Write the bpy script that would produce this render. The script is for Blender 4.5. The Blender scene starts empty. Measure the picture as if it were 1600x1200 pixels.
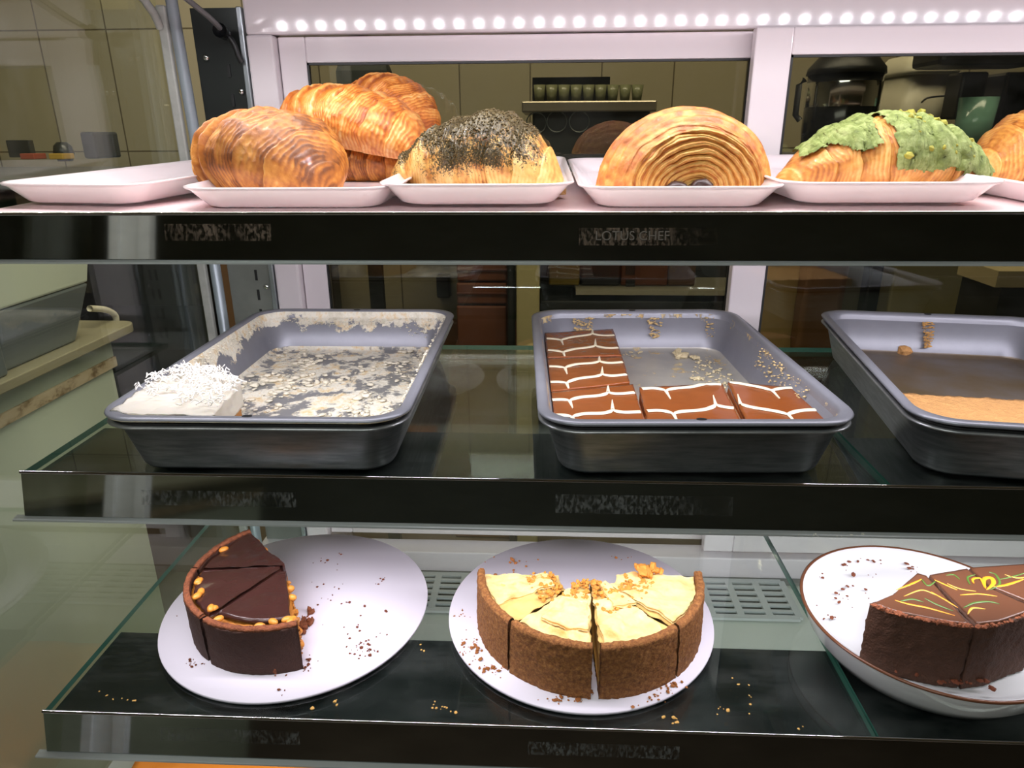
import bpy, math, random
import numpy as np
from math import sin, cos, pi, radians, atan2, hypot
sc = bpy.context.scene
# ------------------------------------------------------------------ camera, world, exposure, large lights
Z0 = 1.30                                   # height of the viewer's eye above the shop floor; all z below are relative to it
RM = np.array([[0.99893732, 0.04571839, -0.00583574], [0.01004124, -0.33945806, -0.94056759], [-0.04498222, 0.93950948, -0.33955639]])
FPX = 1080.06
cam_d = bpy.data.cameras.new('camera'); cam = bpy.data.objects.new('camera', cam_d); sc.collection.objects.link(cam)
cam_d.sensor_width = 36.0; cam_d.lens = 36.0 * FPX / 1600; cam_d.clip_start = 0.01
import mathutils
r_, u_, f_ = RM[0], -RM[1], -RM[2]
cam.matrix_world = mathutils.Matrix([[r_[0], u_[0], f_[0], 0], [r_[1], u_[1], f_[1], 0], [r_[2], u_[2], f_[2], Z0], [0, 0, 0, 1]])
sc.camera = cam
vs = sc.view_settings; vs.view_transform = 'Standard'; vs.look = 'None'; vs.gamma = 1; vs.use_curve_mapping = False; vs.exposure = 0.0
w = bpy.data.worlds.new('world'); sc.world = w; w.use_nodes = True
w.node_tree.nodes['Background'].inputs[0].default_value = (0.80, 0.86, 0.95, 1); w.node_tree.nodes['Background'].inputs[1].default_value = 0.42
sc.cycles.transparent_max_bounces = 24; sc.cycles.max_bounces = 10; sc.cycles.caustics_reflective = False; sc.cycles.sample_clamp_indirect = 4

def area(name, loc, target, sx, sy, power, col):
    L = bpy.data.lights.new(name, 'AREA'); L.shape = 'RECTANGLE'; L.size = sx; L.size_y = sy; L.energy = power; L.color = col
    o = bpy.data.objects.new(name, L); sc.collection.objects.link(o)
    l = mathutils.Vector(loc) + mathutils.Vector((0, 0, Z0)); t = mathutils.Vector(target) + mathutils.Vector((0, 0, Z0))
    o.location = l; d = t - l; o.rotation_euler = d.to_track_quat('-Z', 'Y').to_euler()
    return o
COOL = (0.98, 0.93, 1.0)
area('led_light_top_shelf', (0.22, 0.542, -0.088), (0.22, 0.74, -0.27), 1.30, 0.010, 2.5, COOL)
area('led_light_middle_shelf', (0.22, 0.505, -0.299), (0.22, 0.66, -0.47), 1.30, 0.010, 2.7, COOL)
area('led_light_bottom_shelf', (0.22, 0.455, -0.505), (0.22, 0.72, -0.65), 1.20, 0.010, 1.3, COOL)
area('kitchen_fill_light', (0.1, 1.22, 1.20), (0.2, 1.75, 0.0), 2.4, 0.3, 42, (1.0, 0.90, 0.72))  # unseen overhead lamp, added so the fronts of the kitchen things are lit
area('shop_fill_light', (-0.5, -0.9, 1.24), (-0.4, 0.3, -0.4), 1.6, 1.0, 34, (0.95, 1.0, 0.96))  # unseen fill lamp, added to make up for the blocked ambient light

# ------------------------------------------------------------------ helpers
def ray(u, v): return RM.T @ np.array([(u - 800) / FPX, (v - 600) / FPX, 1.0])
def onz(u, v, h): d = ray(u, v); return d * (h / d[2])       # a photo point on the level plane z = h
def ony(u, v, Y): d = ray(u, v); return d * (Y / d[1])
def onx(u, v, X): d = ray(u, v); return d * (X / d[0])
ORG = {}
def tag(o, label=None, cat=None, group=None, kind=None):
    if label: o['label'] = label
    if cat: o['category'] = cat
    if group: o['group'] = group
    if kind: o['kind'] = kind
    return o
def T(name, label, cat, loc, group=None):
    o = bpy.data.objects.new(name, None); sc.collection.objects.link(o); o.empty_display_size = 0.02
    o.location = (loc[0], loc[1], loc[2] + Z0); ORG[o.name] = np.array(loc, float)
    return tag(o, label, cat, group)
def OB(name, mesh, m, parent=None, smooth=True, loc=None, bev=0, label=None, cat=None, group=None, kind=None, attrs=None):
    V = np.array(mesh[0], float); F = mesh[1]
    if parent is not None: o0 = ORG[parent.name]
    elif loc is not None: o0 = np.array(loc, float)
    else: o0 = np.array([(V[:, 0].min() + V[:, 0].max()) / 2, (V[:, 1].min() + V[:, 1].max()) / 2, V[:, 2].min()])
    me = bpy.data.meshes.new(name); me.from_pydata((V - o0).tolist(), [], [list(f) for f in F]); me.update()
    if smooth: me.polygons.foreach_set('use_smooth', [True] * len(me.polygons))
    if attrs:
        for k, a in attrs.items():
            at = me.attributes.new(k, 'FLOAT', 'POINT'); at.data.foreach_set('value', np.asarray(a, dtype=np.float32).ravel())
    me.materials.append(m)
    o = bpy.data.objects.new(name, me); sc.collection.objects.link(o); ORG[o.name] = o0
    if parent is not None: o.parent = parent
    else: o.location = (o0[0], o0[1], o0[2] + Z0)
    if bev:
        b = o.modifiers.new('bevel', 'BEVEL'); b.width = bev; b.segments = 2; b.limit_method = 'ANGLE'; b.angle_limit = 0.6; 
    return tag(o, label, cat, group, kind)
def join(*ms):
    V = []; F = []
    for v, f in ms:
        n = len(V); V.extend([tuple(p) for p in v]); F.extend([[i + n for i in q] for q in f])
    return V, F
def box(x0, x1, y0, y1, z0, z1):
    V = [(x, y, z) for z in (z0, z1) for y in (y0, y1) for x in (x0, x1)]
    return V, [(0, 2, 3, 1), (4, 5, 7, 6), (0, 1, 5, 4), (2, 6, 7, 3), (0, 4, 6, 2), (1, 3, 7, 5)]
def rotz(mesh, c, a):
    V = np.array(mesh[0], float); d = V - np.array([c[0], c[1], 0]); R = np.array([[cos(a), -sin(a), 0], [sin(a), cos(a), 0], [0, 0, 1]])
    return (d @ R.T + np.array([c[0], c[1], 0])), mesh[1]
def tube(path, r, n=10, caps=True):
    P = np.array(path, float); V = []; F = []; rr = r if hasattr(r, '__len__') else [r] * len(P)
    for i, p in enumerate(P):
        d = P[min(i + 1, len(P) - 1)] - P[max(i - 1, 0)]; d /= np.linalg.norm(d) + 1e-12
        a = np.array([0, 0, 1.]) if abs(d[2]) < .9 else np.array([1., 0, 0]); e = np.cross(d, a); e /= np.linalg.norm(e); g = np.cross(d, e)
        for k in range(n): V.append(p + rr[i] * (cos(2 * pi * k / n) * e + sin(2 * pi * k / n) * g))
    for i in range(len(P) - 1):
        for k in range(n): k2 = (k + 1) % n; F.append((i * n + k, i * n + k2, (i + 1) * n + k2, (i + 1) * n + k))
    if caps: F.append(tuple(range(n))); F.append(tuple(range((len(P) - 1) * n, len(P) * n))[::-1])
    return V, F
def smoothpath(pts, n=8):
    P = np.array(pts, float); out = []
    for i in range(len(P) - 1):
        p0 = P[max(i - 1, 0)]; p1 = P[i]; p2 = P[i + 1]; p3 = P[min(i + 2, len(P) - 1)]
        for k in range(n):
            t = k / n; out.append(.5 * ((2 * p1) + (p2 - p0) * t + (2 * p0 - 5 * p1 + 4 * p2 - p3) * t * t + (3 * p1 - p0 - 3 * p2 + p3) * t ** 3))
    out.append(P[-1]); return np.array(out)
def rrect(w, d, r, z, n=8, c=(0, 0)):
    o = []
    for sx, sy, a0 in ((1, 1, 0), (-1, 1, pi / 2), (-1, -1, pi), (1, -1, 3 * pi / 2)):
        for k in range(n + 1):
            a = a0 + pi / 2 * k / n; o.append((c[0] + sx * (w / 2 - r) + r * cos(a), c[1] + sy * (d / 2 - r) + r * sin(a), z))
    return o
def circle(r, z, n=72, c=(0, 0)): return [(c[0] + r * cos(2 * pi * k / n), c[1] + r * sin(2 * pi * k / n), z) for k in range(n)]
def loft(rings, cap0=True, cap1=True):
    n = len(rings[0]); V = [p for r in rings for p in r]; F = []
    for i in range(len(rings) - 1):
        for k in range(n): k2 = (k + 1) % n; F.append((i * n + k, i * n + k2, (i + 1) * n + k2, (i + 1) * n + k))
    if cap0: F.append(tuple(range(n))[::-1])
    if cap1: F.append(tuple(range((len(rings) - 1) * n, len(rings) * n)))
    return V, F
def gridF(a, b, closeb=False):
    F = []
    for i in range(a - 1):
        for j in range(b if closeb else b - 1):
            j2 = (j + 1) % b; F.append((i * b + j, i * b + j2, (i + 1) * b + j2, (i + 1) * b + j))
    return F
def _h(x, y, z, s):
    n = (x.astype(np.int64) * 374761393 + y.astype(np.int64) * 668265263 + z.astype(np.int64) * 2147483647 + s * 1274126177) & 0xffffffff
    n = ((n ^ (n >> 13)) * 1274126177) & 0xffffffff; n = (n ^ (n >> 16)) & 0xffff
    return n / 65535.0
def vn(P, s=0):
    P = np.asarray(P, float); i = np.floor(P); f = P - i; f = f * f * (3 - 2 * f); x, y, z = i[..., 0], i[..., 1], i[..., 2]; r = 0
    for a in (0, 1):
        for b in (0, 1):
            for c in (0, 1):
                r = r + _h(x + a, y + b, z + c, s) * (f[..., 0] if a else 1 - f[..., 0]) * (f[..., 1] if b else 1 - f[..., 1]) * (f[..., 2] if c else 1 - f[..., 2])
    return r
def fbm(P, s=0, o=4):
    P = np.asarray(P, float); r = 0; a = .5; t = 0
    for k in range(o): r = r + a * vn(P * 2 ** k + 17.3 * k, s + k); t += a; a *= .5
    return r / t
def rough(V, amp, fr, s=0, o=3):
    V = np.asarray(V, float); D = np.stack([fbm(V * fr + 31 * k, s + 7 * k, o) - .5 for k in range(3)], -1)
    return V + D * 2 * amp
ICO = None
def lump(c, r, rnd, flat=1.0):
    t = (1 + 5 ** .5) / 2
    V = [(-1, t, 0), (1, t, 0), (-1, -t, 0), (1, -t, 0), (0, -1, t), (0, 1, t), (0, -1, -t), (0, 1, -t), (t, 0, -1), (t, 0, 1), (-t, 0, -1), (-t, 0, 1)]
    F = [(0, 11, 5), (0, 5, 1), (0, 1, 7), (0, 7, 10), (0, 10, 11), (1, 5, 9), (5, 11, 4), (11, 10, 2), (10, 7, 6), (7, 1, 8), (3, 9, 4), (3, 4, 2), (3, 2, 6), (3, 6, 8), (3, 8, 9), (4, 9, 5), (2, 4, 11), (6, 2, 10), (8, 6, 7), (9, 8, 1)]
    sx, sy, sz = (rnd.uniform(.6, 1.3) for _ in range(3)); a = rnd.uniform(0, 6.28); o = []
    for p in V:
        q = [k / 1.9 * r * rnd.uniform(.7, 1.25) for k in p]; x, y = q[0] * sx, q[1] * sy
        o.append((c[0] + x * cos(a) - y * sin(a), c[1] + x * sin(a) + y * cos(a), c[2] + q[2] * sz * flat))
    return o, F
def lumps(pts, r0, r1, seed, flat=.7):
    rnd = random.Random(seed); ms = []
    for p in pts:
        r = r0 + (r1 - r0) * rnd.random() ** 2.2; ms.append(lump((p[0], p[1], p[2] + r * flat * .8), r, rnd, flat))
    return join(*ms)
def ribbon(pts, wd, h=.0007):
    P = np.array(pts, float); V = []; F = []; n = len(P); W = wd if hasattr(wd, '__len__') else [wd] * n
    for i, p in enumerate(P):
        d = P[min(i + 1, n - 1)] - P[max(i - 1, 0)]; d[2] = 0; d /= np.linalg.norm(d) + 1e-12; e = np.array([-d[1], d[0], 0])
        for a, b in ((-1, 0), (-.6, .8), (0, 1), (.6, .8), (1, 0)): V.append(p + e * a * W[i] + np.array([0, 0, b * h]))
    F = gridF(n, 5); return V, F
def ellipsoid(c, a, b, h, ang=0, n=14):
    V = []
    for i in range(n + 1):
        ph = -pi / 2 + pi * i / n
        for k in range(n): t = 2 * pi * k / n; x, y = a * cos(ph) * cos(t), b * cos(ph) * sin(t); V.append((c[0] + x * cos(ang) - y * sin(ang), c[1] + x * sin(ang) + y * cos(ang), c[2] + h * sin(ph)))
    return V, gridF(n + 1, n, True)

# ------------------------------------------------------------------ materials
def s2l(c): return tuple(((x / 255) / 12.92 if x <= 10 else (((x / 255) + .055) / 1.055) ** 2.4) for x in c)
class NT:
    def __init__(s, name):
        s.m = bpy.data.materials.new(name); s.m.use_nodes = True; s.t = s.m.node_tree; s.b = s.t.nodes['Principled BSDF']; s.tc = None
    def n(s, ty, **k):
        x = s.t.nodes.new(ty)
        for a, b in k.items(): setattr(x, a, b)
        return x
    def l(s, a, b): s.t.links.new(a, b)
    def co(s):
        if not s.tc: s.tc = s.n('ShaderNodeTexCoord')
        return s.tc.outputs['Object']
    def noise(s, scale, detail=4, rough=.55, stretch=None, dist=0):
        x = s.n('ShaderNodeTexNoise'); x.inputs['Scale'].default_value = scale; x.inputs['Detail'].default_value = detail; x.inputs['Roughness'].default_value = rough; x.inputs['Distortion'].default_value = dist
        if stretch:
            mp = s.n('ShaderNodeMapping'); mp.inputs['Scale'].default_value = stretch; s.l(s.co(), mp.inputs['Vector']); s.l(mp.outputs[0], x.inputs['Vector'])
        else: s.l(s.co(), x.inputs['Vector'])
        return x.outputs['Fac']
    def ramp(s, fac, stops):
        r = s.n('ShaderNodeValToRGB'); e = r.color_ramp.elements
        while len(e) < len(stops): e.new(.5)
        for k, (p, c) in enumerate(stops):
            e[k].position = p; e[k].color = (c[0], c[1], c[2], 1) if hasattr(c, '__len__') else (c, c, c, 1)
        s.l(fac, r.inputs['Fac']); return r.outputs['Color']
    def mix(s, f, a, b):
        x = s.n('ShaderNodeMix', data_type='RGBA')
        for i, v in ((0, f), (6, a), (7, b)):
            if hasattr(v, 'is_linked') or hasattr(v, 'links'): s.l(v, x.inputs[i])
            elif i == 0: x.inputs[0].default_value = v
            else: x.inputs[i].default_value = (v[0], v[1], v[2], 1)
        return x.outputs[2]
    def math(s, op, a, b=None, clamp=False):
        x = s.n('ShaderNodeMath', operation=op, use_clamp=clamp)
        for i, v in ((0, a), (1, b)):
            if v is None: continue
            if hasattr(v, 'links'): s.l(v, x.inputs[i])
            else: x.inputs[i].default_value = v
        return x.outputs[0]
    def bump(s, h, st=.5, dist=.002):
        x = s.n('ShaderNodeBump'); x.inputs['Strength'].default_value = st; x.inputs['Distance'].default_value = dist; s.l(h, x.inputs['Height']); s.l(x.outputs[0], s.b.inputs['Normal'])
    def set(s, base=None, rough=None, metal=None, spec=None, coat=None, sss=None):
        B = s.b.inputs
        if base is not None:
            if hasattr(base, 'links'): s.l(base, B['Base Color'])
            else: B['Base Color'].default_value = (base[0], base[1], base[2], 1)
        for k, v in (('Roughness', rough), ('Metallic', metal), ('Specular IOR Level', spec), ('Coat Weight', coat), ('Subsurface Weight', sss)):
            if v is None: continue
            if hasattr(v, 'links'): s.l(v, B[k])
            else: B[k].default_value = v
        if sss: B['Subsurface Radius'].default_value = (.012, .010, .010) if sss > .3 else (.006, .003, .001); B['Subsurface Scale'].default_value = 1.0
        return s.m
_mc = {}
def simple(name, rgb, rough=.5, metal=0, spec=.5, coat=0, var=.0, vs_=20, bmp=0, bs=200, bd=.001, sss=None):
    if name in _mc: return _mc[name]
    t = NT(name); c = s2l(rgb)
    if var:
        c2 = tuple(x * (1 - var) for x in c); t.set(base=t.mix(t.noise(vs_), c2, tuple(min(1, x * (1 + var * .6)) for x in c)))
    else: t.set(base=c)
    if bmp: t.bump(t.noise(bs, 5), bmp, bd)
    _mc[name] = t.set(rough=rough, metal=metal, spec=spec, coat=coat, sss=sss); return _mc[name]
def glassmat(name, tint, ior=1.5, rough=0.0, dirt=0.0):
    t = NT(name); tr = t.n('ShaderNodeBsdfTransparent'); tr.inputs[0].default_value = (*tint, 1); gl = t.n('ShaderNodeBsdfGlossy'); gl.inputs['Roughness'].default_value = rough
    gl.inputs['Color'].default_value = (.95, 1, .97, 1)
    fr = t.n('ShaderNodeFresnel'); ge = t.n('ShaderNodeNewGeometry'); mr = t.n('ShaderNodeMapRange'); mr.inputs['To Min'].default_value = ior; mr.inputs['To Max'].default_value = 1 / ior
    t.l(ge.outputs['Backfacing'], mr.inputs['Value']); t.l(mr.outputs[0], fr.inputs[0]); mx = t.n('ShaderNodeMixShader'); t.l(fr.outputs[0], mx.inputs[0]); t.l(tr.outputs[0], mx.inputs[1]); t.l(gl.outputs[0], mx.inputs[2])
    out = t.t.nodes['Material Output']; last = mx.outputs[0]
    if dirt:
        df = t.n('ShaderNodeBsdfDiffuse'); df.inputs[0].default_value = (.6, .62, .6, 1); m2 = t.n('ShaderNodeMixShader')
        f = t.math('MULTIPLY', t.ramp(t.noise(9, 5, .7, (1, 3, 1)), [(.45, 0), (.85, 1)]), dirt); t.l(f, m2.inputs[0]); t.l(last, m2.inputs[1]); t.l(df.outputs[0], m2.inputs[2]); last = m2.outputs[0]
    t.l(last, out.inputs['Surface']); return t.m
GLASS = glassmat('shelf_glass', (.89, .93, .90), 1.5, 0.0, .05)
SGLASS = glassmat('side_glass', (.93, .95, .90), 1.5, 0.0, .03)
DGLASS = glassmat('door_glass', (.66, .65, .58), 1.6, 0.0, .02)
GEDGE = simple('green_glass_edge', (60, 110, 95), .15, 0, .8)
WPVC = simple('white_pvc', (226, 218, 222), .09, 0, .5, .3)
WPVC2 = simple('white_pvc_satin', (224, 216, 222), .35)
SEAL = simple('grey_seal', (120, 122, 118), .5)
ALU = simple('brushed_aluminium', (170, 178, 182), .32, .85, .5, var=.2, vs_=60)
ALU2 = simple('pale_extrusion', (196, 204, 206), .38, .3)
DKST = simple('dark_steel_plate', (58, 62, 60), .28, .6)
BLK = simple('black_plastic', (18, 19, 20), .45)
BLKG = simple('black_gloss', (14, 16, 18), .15)
CHROME = simple('polished_chrome', (225, 225, 225), .10, 1)
t = NT('lip_mirror'); LIP = t.set(base=t.ramp(t.noise(7, 4, .6, (1, 1, 3)), [(.3, s2l((132, 136, 134))), (.75, s2l((160, 166, 164)))]), rough=.06, metal=1)
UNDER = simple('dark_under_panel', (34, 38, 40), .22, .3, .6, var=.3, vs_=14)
MELA = simple('white_melamine', (240, 224, 228), .14, 0, .5, .3, sss=.35)
BOARD = simple('white_cake_board', (232, 226, 238), .42)
CERAM = simple('white_ceramic', (226, 228, 230), .10, 0, .5, .4)
BRIM = simple('brown_glaze_rim', (104, 66, 46), .2)
DECKM = simple('white_steel_deck', (205, 212, 204), .3, 0, .5, var=.1, vs_=6)
LEDM = NT('led_diode'); LEDM.b.inputs['Emission Color'].default_value = (1, .95, 1, 1); LEDM.b.inputs['Emission Strength'].default_value = 900; LEDM = LEDM.m

# ------------------------------------------------------------------ the room
def struct(name, mesh, m, **k): return OB(name, mesh, m, smooth=False, kind='structure', **k)
t = NT('beige_wall_tile'); br = t.n('ShaderNodeTexBrick', offset=0.0); mp = t.n('ShaderNodeMapping'); mp.inputs['Rotation'].default_value = (pi / 2, 0, 0); mp.inputs['Location'].default_value = (.055, .05, .05)
t.l(t.co(), mp.inputs[0]); t.l(mp.outputs[0], br.inputs['Vector'])
for k, v in (('Scale', 1.0), ('Mortar Size', .003), ('Brick Width', .245), ('Row Height', .40), ('Mortar Smooth', .3)): br.inputs[k].default_value = v
br.inputs['Color1'].default_value = (*s2l((162, 152, 126)), 1); br.inputs['Color2'].default_value = (*s2l((154, 145, 120)), 1); br.inputs['Mortar'].default_value = (*s2l((96, 86, 66)), 1)
TILE = t.set(base=br.outputs[0], rough=.3)
FLOOR = simple('brown_floor_tile', (96, 82, 70), .5, var=.3, vs_=3)
PLAST = simple('beige_plaster', (186, 178, 152), .7)
struct('floor', box(-3.5, 3.5, -2.5, 2.70, -1.34, -1.30), FLOOR)
struct('ceiling', box(-3.5, 3.5, -2.5, 2.70, 1.3, 1.34), PLAST)
struct('wall_back', box(-3.5, 3.5, 2.60, 2.70, -1.30, 1.30), TILE)
struct('wall_left', box(-3.6, -3.5, -2.5, 2.70, -1.30, 1.30), PLAST)
struct('wall_front', box(-3.5, 3.5, -2.6, -2.5, -1.30, 1.30), simple('dark_shop_wall', (134, 138, 132), .7))
struct('wall_right', box(3.5, 3.6, -2.5, 2.70, -1.30, 1.30), PLAST)

# ------------------------------------------------------------------ the display case
XL, XR = -0.478, 1.15
case = T('display_case', 'refrigerated pastry display case with white sliding rear doors and glass side', 'display case', (0.3, .7, -1.30))
OB('base_cabinet', box(XL, XR, .42, 1.00, -1.295, -.665), WPVC2, case, False, bev=.004)
OB('deck', box(XL + .006, XR, .42, .955, -.664, -.650), DECKM, case, False)
OB('rear_sill', box(XL + .03, XR, .918, .955, -.6495, -.612), WPVC2, case, False, bev=.002)
OB('sill_grey_band', box(XL + .03, XR, .905, .917, -.6495, -.645), SEAL, case, False)  # plain grey strip in front of the rear sill
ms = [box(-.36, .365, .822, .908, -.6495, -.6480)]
gr = OB('vent_grille', ms[0], BLK, case, False, label='black sheet painting the shade under the vent grille')  # flat black sheet on the deck, the shade below the slats as colour
ms = []
for k in range(7): y = .823 + .084 * k / 6; wv = .0045 if k in (0, 6) else .0026; ms.append(box(-.36, .365, y - wv, y + wv, -.6478, -.6435))
for k in range(19): x = -.36 + .725 * k / 18; ms.append(box(x - .005, x + .005, .823, .907, -.6476, -.6432))
OB('grille_slats', join(*ms), simple('pale_grey_grille', (190, 196, 196), .35), gr, False)
# canopy with its strip of diodes (just above the frame)
OB('canopy', box(XL, XR, .78, .985, .1675, .20), simple('grey_canopy', (74, 72, 74), .4), case, False)
OB('led_channel', box(-.50, 1.20, .586, .614, .1775, .186), ALU, case, False)
OB('led_diodes', ([(-.485 + .0335 * k + dx, .597 + dy, .1745 + dy * .3) for k in range(50) for dx, dy in ((0, 0), (0, .006), (.006, .006), (.006, 0))], [(4 * k, 4 * k + 1, 4 * k + 2, 4 * k + 3) for k in range(50)]), LEDM, case, False, kind='stuff')
# outer white frame and header
OB('header', box(-.376, XR, .945, .985, .119, .1670), WPVC, case, False, bev=.003)
OB('frame_stile', box(-.376, -.342, .943, .985, -.612, .119), WPVC, case, False, bev=.003)
def sash(name, x0, x1, y, wl, wr, ztop, label):
    zt, zb = ztop, -.605
    o = OB(name, join(box(x0, x0 + wl, y, y + .018, zb, zt), box(x1 - wr, x1, y, y + .018, zb, zt), box(x0 + wl, x1 - wr, y, y + .018, zt - .0305, zt), box(x0 + wl, x1 - wr, y, y + .018, zb, zb + .085)), WPVC, case, False, bev=.002, label=label)
    OB('door_glass', box(x0 + wl - .003, x1 - wr + .003, y + .008, y + .012, zb + .08, zt - .028), DGLASS, o, False)
    OB('glazing_bead', join(box(x0 + wl, x0 + wl + .0025, y + .001, y + .007, zb + .085, zt - .0305), box(x1 - wr - .0025, x1 - wr, y + .001, y + .007, zb + .085, zt - .0305), box(x0 + wl, x1 - wr, y + .001, y + .007, zt - .033, zt - .0305)), BLK, o, False)
    return o
sash('sliding_door', -.341, .285, .958, .0345, .030, .118, 'left sliding door sash, in the rear track')
sash('sliding_door', .249, 1.10, .925, .044, .03, .118, 'right sliding door sash, in the front track')
# rear left upright, side glass and its seal
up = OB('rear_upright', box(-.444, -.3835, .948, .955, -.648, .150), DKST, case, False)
OB('lit_lower_part', box(-.4435, -.384, .9465, .9478, -.646, -.085), simple('lit_upright_grey', (128, 132, 126), .35, .2, var=.3, vs_=30), up, False, label='lower part of the upright, its lit look painted in lighter grey')  # lighter grey sheet paints the lit look of the upright below the top shelf
for z in (.080, .045, -.006, -.10, -.128, -.155, -.182, -.21, -.238, -.266): OB('slot', box(-.4055, -.402, .9458, .9488, z - .009, z + .006), BLK, up, False)
for x, z in ((-.443 + .012, .094), (-.391, .054), (-.391, -.20)): OB('screw', loft([[(x + r * cos(a * pi / 6), yy, z + r * sin(a * pi / 6)) for a in range(12)] for r, yy in ((.0042, .947), (.0042, .9455), (.0025, .9440))]), CHROME, up)
OB('upright_edge', box(-.383, -.3765, .940, .955, -.648, .150), ALU, case, False, bev=.001)
OB('corner_tube', tube([(-.452, .93, -.648), (-.453, .93, 0), (-.457, .93, .170)], .0072, 14), simple('grey_blue_tube', (160, 172, 180), .3, .2), case)
OB('glass_seal', box(-.4745, -.4625, .921, .929, -.648, .150), simple('pale_seal', (176, 178, 172), .5, var=.25, vs_=90), case, False, bev=.002)
OB('seal_corner', tube(smoothpath([(-.4715, .922, .125), (-.4725, .905, .145), (-.474, .86, .158), (-.476, .62, .168)]), .005, 8), simple('pale_seal', (0, 0, 0)), case)
OB('side_glass', box(-.4800, -.4755, .36, .928, -.650, .165), SGLASS, case, False)
OB('front_pillar', join(box(-.456, -.412, .350, .356, -.66, .21), box(-.456, -.446, .3565, .360, -.66, .21), box(-.424, -.412, .3565, .360, -.66, .21)), simple('white_extrusion', (232, 236, 236), .5), case, False, label='aluminium corner profile at the front glass')
cb = OB('cable', tube(smoothpath([ony(255, -30, .80), ony(300, 5, .85), ony(330, 30, .89), ony(348, 48, .925)]), .0032, 8), simple('grey_cable', (104, 104, 104), .4), case)
OB('cable_gland', tube([ony(343, 47, .915), ony(352, 53, .935)], [.0085, .0075], 14), BLKG, cb)
OB('cable_tail', tube(smoothpath([ony(350, 50, .93), ony(364, 66, .932), ony(372, 86, .934), ony(378, 98, .936)]), .0034, 8), BLK, cb)

# ------------------------------------------------------------------ glass shelves
FADE = NT('worn_sticker'); f = FADE.ramp(FADE.noise(420, 4, .7, (1, 1, .45)), [(.47, 0), (.60, 1)]); g = FADE.ramp(FADE.noise(22, 3), [(.38, 0), (.62, 1)])
FADE.l(FADE.math('MULTIPLY', FADE.math('MULTIPLY', f, g), .55), FADE.b.inputs['Alpha']); FADE = FADE.set(base=s2l((122, 104, 88)), rough=.7)
FADE2 = NT('worn_sticker_grey'); f = FADE2.ramp(FADE2.noise(420, 4, .7, (1, 1, .45)), [(.47, 0), (.62, 1)]); g = FADE2.ramp(FADE2.noise(22, 3), [(.38, 0), (.62, 1)])
FADE2.l(FADE2.math('MULTIPLY', FADE2.math('MULTIPLY', f, g), .38), FADE2.b.inputs['Alpha']); FADE2 = FADE2.set(base=s2l((120, 122, 120)), rough=.7)
def extr(prof, x0, x1):
    n = len(prof); V = [(x0, y, z) for y, z in prof] + [(x1, y, z) for y, z in prof]
    return V, [tuple(range(n))[::-1], tuple(range(n, 2 * n))] + [(k, (k + 1) % n, (k + 1) % n + n, k + n) for k in range(n)]
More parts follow.
